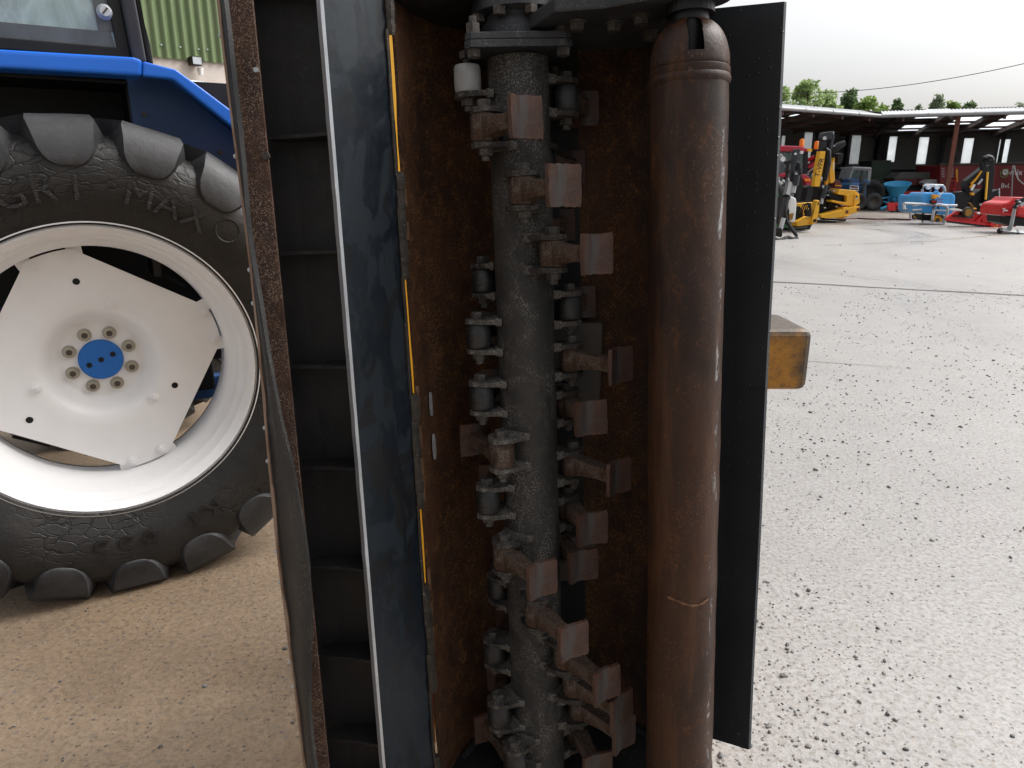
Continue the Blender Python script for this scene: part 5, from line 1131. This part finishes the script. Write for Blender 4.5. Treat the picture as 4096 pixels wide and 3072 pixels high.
k.slab('chassis_step', [(940, 1250), (1030, 1232), (1130, 1215), (1000, 1265)], 'yellow', .3, .5); k.slab('tail_bar', [(1160, 1075), (1240, 1070), (1238, 1098), (1165, 1100)], 'black', -.05, .4)
k.slab('forklift_skid', [(690, 1275), (930, 1292), (930, 1318), (690, 1300)], 'black', -.3, .25, .01); k.slab('forklift_skid', [(800, 1258), (1066, 1266), (1066, 1292), (800, 1278)], 'black', .8, .25, .01)
k.slab('drive_box', [(560, 860), (640, 830), (740, 880), (740, 1030), (560, 1040)], 'black', .5, .6)
for q in range(5): k.rod('hose', [(590 + 14 * q, 850, .1), (575 + 14 * q, 940, .1), (550 + 14 * q, 1040, .1)], 'dgrey', .025)
for q in range(3): k.rod('hose', [(830 + 20 * q, 900, .2), (870 + 22 * q, 1000, .1), (850 + 20 * q, 1120, .2)], 'black', .03)
for x, y in ((915, 905), (835, 960), (800, 1120), (945, 1105), (915, 330), (1000, 1080), (880, 1170)): k.slab('fitting', [(x - 10, y - 8), (x + 12, y - 6), (x + 10, y + 8), (x - 8, y + 8)], 'galv', -.02, .06)
k.slab('support_leg', [(760, 1200), (800, 1200), (800, 1280), (760, 1275)], 'black', .2, .2)

# --- old blue tractor under the shed roof
k = Kit('tractor', 'small faded blue old tractor with pale cab parked inside the shed', 'tractor', (1220, 1120), 36.6, A_)
k.slab('cab_frame', [(1095, 760), (1150, 605), (1385, 615), (1395, 640), (1375, 800), (1340, 790), (1350, 650), (1165, 640), (1120, 765)], 'grey_tank', 0, 1.2, .02); k.slab('cab_roof', [(1145, 615), (1160, 595), (1385, 603), (1398, 628)], 'galv', -.1, 1.5, .02)
k.slab('windscreen', [(1165, 640), (1350, 650), (1335, 760), (1115, 745)], 'glass_dark', .05, .02); k.slab('cab_back', [(1160, 640), (1350, 650), (1335, 760), (1115, 745)], 'dgrey', 1.1, .05)
k.slab('cowl', [(1085, 765), (1120, 745), (1340, 762), (1375, 790), (1360, 830), (1090, 810)], 'old_blue', -.2, .6, .03)
k.slab('bonnet', [(1110, 830), (1150, 800), (1240, 805), (1235, 880), (1225, 1090), (1120, 1080)], 'old_blue', -1.2, 1.2, .05)
k.slab('grille', [(1115, 835), (1228, 842), (1222, 905), (1115, 895)], 'white', -1.24, .04); k.slab('grille_bars', [(1125, 842), (1218, 848), (1215, 870), (1125, 864)], 'mat_red_dark', -1.26, .02)
for q in range(8): k.slab('grille_slot', [(1120 + 13 * q, 878), (1128 + 13 * q, 879), (1127 + 13 * q, 893), (1120 + 13 * q, 892)], 'black', -1.26, .02)
k.rod('exhaust', [(1260, 800), (1268, 640)], 'black', .03, -.6); k.rod('silencer', [(1255, 800), (1262, 705)], 'grimy', .08, -.6, 10)
k.slab('side_frame', [(1235, 880), (1330, 830), (1320, 1000), (1260, 1090)], 'old_blue', -.7, .6, .03)
for x, yy, rr in ((1300, 1060, .95), (1100, 1040, .9)): farm_wheel(k.e, (k.P(x, 1000).x + (.5 if x > 1200 else -.45), .6, .75), .75, .36, lugs=14)
farm_wheel(k.e, (k.P(1290, 1000).x, -1.0, .42), .42, .22); farm_wheel(k.e, (k.P(1090, 1000).x + .05, -1.0, .42), .42, .22); k.slab('front_axle', [(1090, 1040), (1290, 1050), (1290, 1075), (1090, 1065)], 'black', -1.05, .1)
k.slab('mirror_arm', [(1085, 770), (1095, 765), (1110, 830), (1100, 832)], 'black', -.3, .05); k.rod('loader_post', [(1115, 770), (1100, 830)], 'grimy', .09, -.5); k.rod('loader_post', [(1310, 790), (1275, 930), (1255, 1050)], 'grimy', .09, -.8)

# --- light blue fertiliser spreader hopper on its frame
k = Kit('spreader', 'light blue cone shaped fertiliser spreader tilted on a tubular frame', 'spreader', (250, 900), 36.0, B_)
pc = k.P(262, 572); ax = Vector((-.12, -.18, 1)).normalized(); xx, yy = frame(ax)
hop = glathe([(.16, -.95), (.30, -.78), (.52, -.35), (.74, .02), (.86, .22), (.89, .24), (.86, .26), (.83, .23), (.50, -.33), (.28, -.75), (.12, -.92)], 40)
Mh = Matrix(((xx.x, -yy.x, ax.x, pc.x), (xx.y, -yy.y, ax.y, pc.y), (xx.z, -yy.z, ax.z, pc.z), (0, 0, 0, 1)))
S_ = .70
ob('hopper', xf(hop, Mh @ Matrix.Scale(S_, 4)), 'cyan', k.e, True)
k.rod('frame_tube', [(125, 820), (140, 720), (160, 690), (215, 700), (240, 740)], 'cyan', .05, .3); k.rod('frame_tube', [(235, 800), (270, 720), (330, 690), (355, 690)], 'cyan', .05, -.2)
k.rod('frame_tube', [(20, 745), (130, 725), (200, 715)], 'cyan', .035, .1); k.rod('frame_tube', [(50, 790), (130, 820)], 'cyan', .04, .2); k.rod('drawbar', [(0, 905), (60, 885), (120, 862)], 'cyan', .07, -.3, 6); k.rod('leg', [(140, 720), (130, 830), (125, 910)], 'cyan', .04, .3)
k.rod('leg', [(300, 720), (330, 820), (340, 915)], 'cyan', .04, .3); k.slab('gearbox', [(200, 735), (270, 745), (250, 790), (205, 785)], 'cyan', -.1, .3, .02); k.rod('chute', [(270, 800), (340, 750), (400, 700)], 'black', .05, -.2); k.rod('linkage', [(280, 760), (380, 800)], 'galv', .03, -.25)

# --- red cultivator
k = Kit('cultivator', 'low red toothed cultivator in front of the blue spreader', 'cultivator', (250, 950), 33.8, B_)
k.slab('end_plate', [(118, 830), (140, 812), (240, 815), (238, 920), (190, 938), (125, 925)], 'red', -.1, .1, .01)
for q in range(5):
    x = 245 + 36 * q; k.slab('tine_cover', [(x, 812 + q * 2), (x + 33, 814 + q * 2), (x + 30, 915 + q * 4), (x + 2, 905 + q * 4)], 'red', 0 - .02 * q, .5, .01); k.rod('tine', [(x + 15, 905 + q * 4), (x + 18, 950 + q * 4)], 'black', .04, .1)
    k.slab('rotor_gap', [(x + 8, 850), (x + 22, 850), (x + 22, 890), (x + 8, 885)], 'mat_red_dark', -.04 - .02 * q, .02)
k.slab('main_beam', [(230, 800), (430, 815), (430, 838), (230, 825)], 'dred', .2, .25, .01); k.rod('ground_skid', [(125, 925), (200, 950), (420, 975)], 'black', .03, .4)

# --- two blue sprayers
def sprayer(label, T, D, tank, frame_pts, small):
    k = Kit('sprayer', label, 'sprayer', (tank[0] + 40, tank[3] + 120), D, T, 'blue sprayers in front of the shed')
    x0, y0, x1, y1 = tank; h = y1 - y0; ww = x1 - x0
    k.slab('tank', [(x0 + .10 * ww, y0), (x1 - .08 * ww, y0 + .02 * h), (x1 - .01 * ww, y0 + .12 * h), (x1, y0 + .3 * h), (x1 - .06 * ww, y1 - .06 * h), (x1 - .14 * ww, y1 + .04 * h), (x0 + .3 * ww, y1 - .03 * h), (x0 + .04 * ww, y1 - .06 * h), (x0, y1 - .2 * h), (x0 + .01 * ww, y0 + .2 * h)], 'skyblue', .1, .95 if not small else .8, .06)
    return k
k = sprayer('smaller blue tank sprayer with round orange badge standing behind the larger one', B_, 27.2, (440, 690, 606, 968), None, True)
k.disc('badge', (493, 752), .09, 'orange_lamp', .01, .085); k.slab('lid', [(500, 675), (590, 675), (590, 690), (500, 690)], 'black', .3, .4, .02)
k.rod('stand', [(460, 965), (465, 1050), (500, 1080), (560, 1088), (562, 970)], 'galv', .035, .0); k.rod('boom', [(365, 820), (640, 830)], 'galv', .04, -.05); k.rod('boom', [(365, 905), (640, 915)], 'galv', .03, -.05); k.rod('boom_end', [(368, 815), (372, 910)], 'white', .05, -.08)
k.rod('spray_hose', [(380, 910, -.1), (362, 860, -.1), (400, 832, -.1), (440, 850, -.1), (490, 825, -.1)], 'yellow_clean', .02); k.slab('pump', [(565, 1000), (690, 1000), (690, 1085), (570, 1090)], 'black', .3, .4, .03); k.disc('pump_cap', (547, 1022), .05, 'yellow', .05, -.05)
for x, y in ((480, 798), (545, 790)): k.disc('tank_stud', (x, y), .03, 'black', .05, .06)
k = sprayer('larger blue tank sprayer on a galvanised frame with yellow filter', B_, 24.4, (642, 655, 1160, 990), None, False)
k.slab('tank_seam', [(815, 665), (845, 665), (840, 960), (810, 960)], 'dark_blue', .085, .02); k.slab('lid', [(900, 652), (1060, 655), (1060, 668), (900, 666)], 'black', .3, .4, .02); k.slab('tank_gauge', [(1098, 700), (1110, 700), (1080, 960), (1066, 960)], 'cyan', .09, .012)
k.rod('roll_hoop', [(640, 720), (650, 610), (668, 560), (700, 542), (860, 545), (960, 548), (985, 580), (992, 640)], 'galv', .045, .5); k.rod('roll_hoop', [(770, 640), (790, 570), (830, 545)], 'galv', .04, .4)
k.rod('boom', [(370, 822), (640, 832), (860, 850), (1180, 855)], 'galv', .04, -.05); k.rod('boom', [(500, 925), (640, 915)], 'galv', .03, -.05); k.rod('boom_brace', [(500, 862), (700, 838)], 'galv', .02, -.05)
k.rod('front_frame', [(760, 1130), (800, 1080), (825, 920), (850, 850), (900, 840), (1010, 860), (1040, 910), (1020, 1010), (975, 1130)], 'galv', .05, -.15); k.rod('front_frame', [(650, 1118), (980, 1138)], 'galv', .05, -.15); k.rod('cross_bar', [(825, 925), (1030, 932)], 'galv', .03, -.16); k.rod('side_leg', [(1140, 850), (1120, 960), (1108, 1035)], 'galv', .03, -.05); k.rod('side_leg', [(1000, 1010), (975, 1135)], 'galv', .05, .4)
k.rod('rear_leg', [(660, 960), (652, 1115)], 'galv', .04, .7); k.rod('rear_leg', [(960, 980), (970, 1128)], 'galv', .04, .7)
k.slab('filter', [(815, 700), (835, 680), (860, 690), (870, 750), (820, 752)], 'yellow', -.1, .15, .02); k.slab('filter_top', [(820, 690), (870, 630), (900, 625), (905, 655), (860, 690)], 'skyblue', -.08, .15, .02); k.slab('filter_head', [(825, 665), (900, 700), (930, 715), (920, 735), (830, 715)], 'yellow_clean', -.04, .08, .01)
k.slab('control_unit', [(790, 770), (880, 775), (870, 825), (835, 830), (795, 815)], 'black', -.15, .15, .02); k.slab('tap', [(860, 790), (960, 795), (960, 806), (860, 802)], 'red', -.2, .04); k.slab('tap', [(880, 760), (975, 758), (975, 767), (880, 772)], 'dred', -.2, .04)
for q in range(3): k.slab('tap_handle', [(808 + 16 * q, 782), (816 + 16 * q, 782), (816 + 16 * q, 812), (808 + 16 * q, 810)], 'red_lamp', -.17, .02)
for x in (752, 885): k.disc('lamp', (x, 575), .07, 'white', .08, .3)
k.rod('agitator_hose', [(900, 720, -.1), (930, 680, -.1), (970, 645, -.1)], 'white', .02); k.rod('hose', [(880, 830, -.12), (900, 900, -.12), (870, 950, -.12), (840, 1000, -.1)], 'black', .02)
k.slab('pump', [(640, 985), (780, 1000), (790, 1090), (690, 1085), (640, 1020)], 'black', .2, .5, .03); k.slab('gearbox', [(800, 1010), (970, 1000), (990, 1050), (800, 1090)], 'grimy', .25, .5, .03); k.disc('pto_guard', (888, 1080), .13, 'yellow', .2, .0); k.disc('pto_bore', (885, 1080), .07, 'grimy', .01, -.012); k.disc('pump_cap', (868, 1020), .06, 'yellow_worn', .1, .1)

# --- red flail topper lying in front, with the black arm behind
k = Kit('topper', 'wide flat bright red mower with black front skirt lying beside the sprayers', 'mower', (1400, 1190), 23.2, B_)
k.slab('deck', [(1030, 1040), (1180, 940), (1700, 960), (1830, 1000), (1845, 1030), (1700, 1150), (1690, 1168), (1250, 1112), (1030, 1075)], 'red', .1, .12, .01)
k.slab('front_lip', [(1015, 1060), (1690, 1138), (1690, 1168), (1015, 1085)], 'red', 0, .1, .005)
k.slab('side_plate', [(1700, 1150), (1845, 1070), (1915, 1110), (1918, 1150), (1850, 1190), (1720, 1200), (1695, 1175)], 'red', -.1, .3, .02)
for q in range(8): k.slab('skirt_flap', [(1020 + 85 * q, 1086 + 9.9 * q), (1100 + 85 * q, 1095 + 9.9 * q), (1098 + 85 * q, 1124 + 10.5 * q), (1020 + 85 * q, 1114 + 10.5 * q)], 'dgrey', .03, .02)
for x, y in ((1780, 1110), (1850, 1105), (1800, 1160), (1870, 1160), (1895, 1125), (1760, 1180)): k.disc('bolt', (x, y), .022, 'yellow_clean', .02, -.12, 8)
k.slab('deck_brace', [(1080, 900), (1200, 900), (1260, 915), (1260, 940), (1090, 925)], 'white', .0, .1); k.slab('deck_brace', [(1500, 960), (1620, 950), (1600, 985), (1500, 985)], 'white', .02, .08); k.slab('deck_brace', [(1640, 985), (1845, 1000), (1845, 1018), (1640, 1005)], 'white', .0, .1)
k.slab('deck_rib', [(1480, 1090), (1620, 960), (1635, 965), (1500, 1098)], 'red', .0, .1); k.slab('deck_gloss_panel', [(1570, 1055), (1700, 1040), (1780, 1060), (1700, 1110), (1580, 1105)], 'red', .06, .04)
k.slab('headstock', [(1270, 830), (1345, 835), (1330, 900), (1240, 1000), (1200, 1010)], 'black', .1, .12); k.slab('headstock', [(1250, 880), (1500, 900), (1480, 950), (1430, 1030), (1400, 1030), (1410, 930), (1250, 905)], 'black', .3, .3); k.slab('headstock', [(1140, 1000), (1420, 1015), (1430, 1050), (1140, 1025)], 'black', .0, .1)
k.disc('gearbox', (1370, 960), .17, 'grimy', .3, -.05); k.disc('pto_guard', (1360, 960), .11, 'yellow_worn', .02, -.08); k.slab('headstock_bar', [(1560, 820), (1700, 870), (1690, 900), (1550, 850)], 'galv', .3, .1); k.slab('gear_cover', [(1400, 895), (1480, 890), (1480, 910), (1400, 915)], 'yellow', .2, .1); k.slab('belt_cover', [(1750, 940), (1850, 935), (1850, 970), (1760, 970)], 'yellow_worn', .2, .3)
k = Kit('hedge_cutter', 'black folded arm hedge cutter with yellow rams in front of the feeder wagon', 'hedge cutter', (1500, 1000), 26.5, B_)
k.slab('upright_arm', [(1660, 330), (1755, 120), (1760, 330), (1740, 560), (1690, 860), (1600, 880), (1640, 560)], 'black', .1, .3, .02); k.slab('lower_arm', [(1300, 520), (1330, 470), (1600, 260), (1680, 230), (1670, 330), (1560, 440), (1420, 640), (1330, 640)], 'black', 0, .3, .02)
k.rod('hose_loop', [(1570, 290), (1565, 200), (1600, 130), (1650, 105), (1700, 125), (1720, 170)], 'black', .09, -.05, 10); k.rod('hose_loop', [(1610, 280), (1620, 200), (1660, 160), (1710, 160)], 'black', .05, -.1)
k.slab('ram_cover', [(1400, 510), (1480, 430), (1560, 320), (1572, 325), (1490, 450), (1410, 540)], 'yellow', -.08, .06); k.slab('ram_cover', [(1380, 570), (1420, 520), (1440, 530), (1400, 590)], 'yellow', -.1, .06); k.rod('prop_bar', [(1650, 340), (1635, 560), (1618, 760)], 'yellow_clean', .035, -.05, 6)
k.slab('label_plate', [(1390, 610), (1440, 530), (1470, 530), (1420, 625)], 'white', -.11, .03); k.rod('ram_rod', [(1500, 530), (1570, 450)], 'galv', .035, -.1); k.slab('head_black', [(1420, 700), (1560, 600), (1640, 640), (1640, 850), (1480, 880), (1400, 860)], 'black', .3, .5, .03); k.slab('head_black', [(1660, 660), (1830, 600), (1840, 880), (1680, 900)], 'black', .4, .5, .03)
k.slab('base_frame', [(1200, 650), (1400, 630), (1420, 720), (1280, 860), (1200, 900)], 'black', .1, .4); k.slab('base_foot', [(1200, 880), (1450, 880), (1450, 1005), (1200, 1005)], 'black', .4, .5); k.slab('yellow_bracket', [(1395, 655), (1450, 660), (1445, 695), (1400, 690)], 'yellow', -.05, .1); k.slab('yellow_bracket', [(1365, 810), (1385, 805), (1440, 870), (1420, 870)], 'yellow_worn', .0, .1)
k.rod('stay', [(1830, 590), (1832, 810)], 'galv', .02, .2); k.slab('linkage_foot', [(1480, 860), (1700, 830), (1840, 850), (1840, 950), (1480, 960)], 'black', .9, .3)

# --- dark red feeder wagon in the shed
k = Kit('feeder_wagon', 'large dark red feeder wagon with white lettering at the back of the yard', 'wagon', (1600, 780), 37.6, B_)
k.slab('body', [(920, 232), (2300, 205), (2300, 760), (960, 690), (925, 600)], 'dred', 0, 2.2, .02); k.rod('top_rail', [(915, 225, -.05), (2300, 205, -.05)], 'grimy', .06, n=6); k.slab('side_step', [(840, 285), (925, 285), (925, 520), (840, 470)], 'mat_red_dark', .6, .8)
k.slab('undercarriage', [(960, 690), (2300, 760), (2300, 860), (1000, 830)], 'black', .3, 1.6); 
for q in range(6):
    for s in (0, 1): k.slab('vent_slot', [(945 + 110 * s, 278 + 25 * q), (990 + 135 * s, 278 + 25 * q), (990 + 135 * s, 289 + 25 * q), (945 + 110 * s, 289 + 25 * q)], 'grey_tank', -.012, .01)
k.slab('yellow_handle', [(1165, 295), (1195, 295), (1195, 490), (1168, 490)], 'yellow', -.05, .04); k.slab('yellow_plate', [(1330, 462), (1380, 460), (1380, 490), (1330, 490)], 'yellow', -.03, .02); k.slab('yellow_plate', [(1575, 512), (1610, 512), (1608, 545), (1575, 545)], 'yellow', -.03, .02)
p = k.P(1905, 360, -.02)
ob('logo_ring', glathe([(.17, -.01), (.22, -.01), (.22, .01), (.17, .01)], 28, 'y', closed=True, c=tuple(p + Vector((0, -.01, 0)))), 'leaf_light', k.e); ob('logo_ring', glathe([(.08, -.02), (.13, -.02), (.13, .0), (.08, .0)], 28, 'y', closed=True, c=tuple(p + Vector((.03, -.012, .04)))), 'white', k.e)
k.text('V-mix', (2035, 345), .42, 'white', -.02); k.text('BvL', (1928, 553), .33, 'white', -.02)
k.rod('ladder_side', [(1080, 430, -.1), (1045, 640, -.1)], 'red', .03); k.rod('ladder_side', [(1170, 430, -.1), (1140, 640, -.1)], 'red', .03)
for y in (480, 545, 600): k.rod('rung', [(1068, y, -.1), (1158, y, -.1)], 'red', .025)
farm_wheel(k.e, (k.P(1500, 800).x, .4, .5), .5, .35); k.slab('axle_frame', [(1000, 820), (2250, 850), (2250, 890), (1000, 870)], 'black', .4, 1.2); k.slab('jack_leg', [(1900, 760), (1960, 760), (1960, 880), (1900, 880)], 'black', .5, .3)
k.rod('hanging_hose', [(2060, 240, -.5), (2080, 330, -.5), (2120, 450, -.5), (2200, 520, -.5), (2300, 560, -.5)], 'white', .03); k.rod('hose_post', [(2040, 240, -.5), (2030, 500, -.5), (2015, 770, -.5)], 'galv', .03)

# --- red mower on a grey stand at the right edge
k = Kit('mower', 'bright red mower on a grey steel stand at the right edge', 'mower', (2050, 1270), 20.3, B_)
k.slab('hood', [(1840, 990), (1848, 900), (1870, 845), (1900, 815), (2010, 785), (2080, 725), (2320, 730), (2320, 1060), (2120, 1020), (1845, 1005)], 'red', .1, .9, .03)
k.slab('hood_fold', [(1870, 850), (1900, 818), (2080, 825), (2070, 900), (1860, 890)], 'red', .04, .06, .01); k.slab('hood_lip', [(1838, 965), (2030, 985), (2030, 1010), (1838, 990)], 'red', .0, .12, .01); k.slab('drum_cover', [(2110, 900), (2160, 870), (2320, 880), (2320, 1010), (2110, 1000)], 'red', -.1, .2, .04)
k.text('T', (1895, 930), .16, 'white', .03); k.slab('decal', [(1910, 915), (1962, 922), (1960, 942), (1910, 938)], 'white', .035, .004)
k.slab('curtain', [(1848, 1008), (2320, 1060), (2320, 1180), (2000, 1160), (1850, 1110)], 'black', .25, .6)
k.rod('stand_post', [(2065, 900), (2030, 1080), (2005, 1200), (1995, 1230)], 'grey_tank', .055, -.25, 4); k.rod('stand_foot', [(1825, 1238), (2320, 1290)], 'grey_tank', .07, -.25, 4); k.rod('foot_cap', [(1818, 1237), (1862, 1242)], 'black', .078, -.25, 4); k.rod('foot_cap', [(2080, 1264), (2115, 1268)], 'black', .078, -.25, 4); k.rod('stand_brace', [(1925, 1240), (1990, 1170), (2010, 1110)], 'grey_tank', .03, -.25, 4); k.slab('brace_plate', [(2020, 1220), (2140, 1232), (2140, 1250), (2020, 1240)], 'grey_tank', -.1, .2)
k.rod('actuator', [(2060, 890), (2120, 820), (2180, 770), (2230, 750)], 'black', .06, -.3, 8); k.rod('actuator_rod', [(2100, 870), (2160, 810), (2130, 790)], 'galv', .03, -.35, 8); k.slab('bracket_plate', [(2120, 770), (2220, 750), (2220, 850), (2150, 860)], 'black', -.2, .15, .01); k.slab('skid_shoe', [(2030, 1140), (2095, 1135), (2100, 1180), (2035, 1185)], 'red', .3, .5, .03); k.disc('pin', (2180, 830), .06, 'galv', .05, -.25)

# --- dim implements at the back of the shed
k = Kit('trailed_sprayer', 'dark green trailed machine in the shade at the back of the shed', 'machine', (800, 850), 41.0, C_)
k.slab('body', [(735, 668), (852, 668), (850, 730), (800, 800), (735, 790)], 'dgreen', 0, 1.5, .03); k.rod('rail', [(735, 668), (852, 668)], 'grimy', .03, -.05); k.slab('undercarriage', [(740, 790), (850, 740), (850, 860), (740, 870)], 'black', .3, 1.2)
k.rod('green_bar', [(740, 818), (800, 825), (840, 832)], 'green', .05, -.1); farm_wheel(k.e, (k.P(800, 850).x, -.1, .55), .55, .3); k.slab('yellow_marker', [(778, 890), (790, 875), (796, 893)], 'yellow', -.2, .02)
k = Kit('seed_drill', 'long dark red seed drill with grey cover at the back of the shed', 'drill', (1000, 850), 38.5, C_)
k.slab('cover', [(868, 770), (925, 738), (1140, 735), (1145, 765), (1140, 775), (870, 778)], 'tin_cover', 0, 1.2, .02); k.slab('hopper', [(870, 780), (1140, 776), (1120, 815), (890, 815)], 'mat_red_dark', 0, 1.0, .02); k.slab('frame', [(860, 820), (1140, 815), (1140, 850), (860, 860)], 'black', .2, .8); k.slab('coulter_bar', [(860, 855), (1060, 850), (1060, 880), (860, 885)], 'red', -.3, .2)
farm_wheel(k.e, (k.P(900, 850).x, .5, .42), .42, .25); farm_wheel(k.e, (k.P(1100, 850).x, .5, .42), .42, .25); k.slab('grey_lid', [(1040, 800), (1075, 780), (1135, 782), (1135, 808), (1045, 812)], 'grey_tank', -.6, .4, .02)
k = Kit('harrow', 'small red harrow with yellow bar behind the yellow machines', 'harrow', (970, 860), 34.5, A_)
k.slab('frame', [(925, 800), (960, 770), (1000, 800), (1015, 850), (1000, 880), (920, 870)], 'mat_red_dark', 0, .6, .02); k.slab('yellow_bar', [(930, 830), (1010, 836), (1010, 848), (930, 842)], 'yellow', -.05, .05); k.slab('stand', [(940, 870), (1000, 870), (1000, 1120), (940, 1110)], 'black', .1, .4)
# red hose lying across the yard
hp = [atz(*C_(x, y), 0) + Vector((0, 0, .03)) for x, y in ((560, 1023), (650, 1021), (760, 1026), (870, 1024), (968, 1029))]
tag(ob('hose', gtube(hp, .03, 6), 'mat_red_dark', smooth=True), 'thin dark red hose lying on the concrete before the sprayers', 'hose')
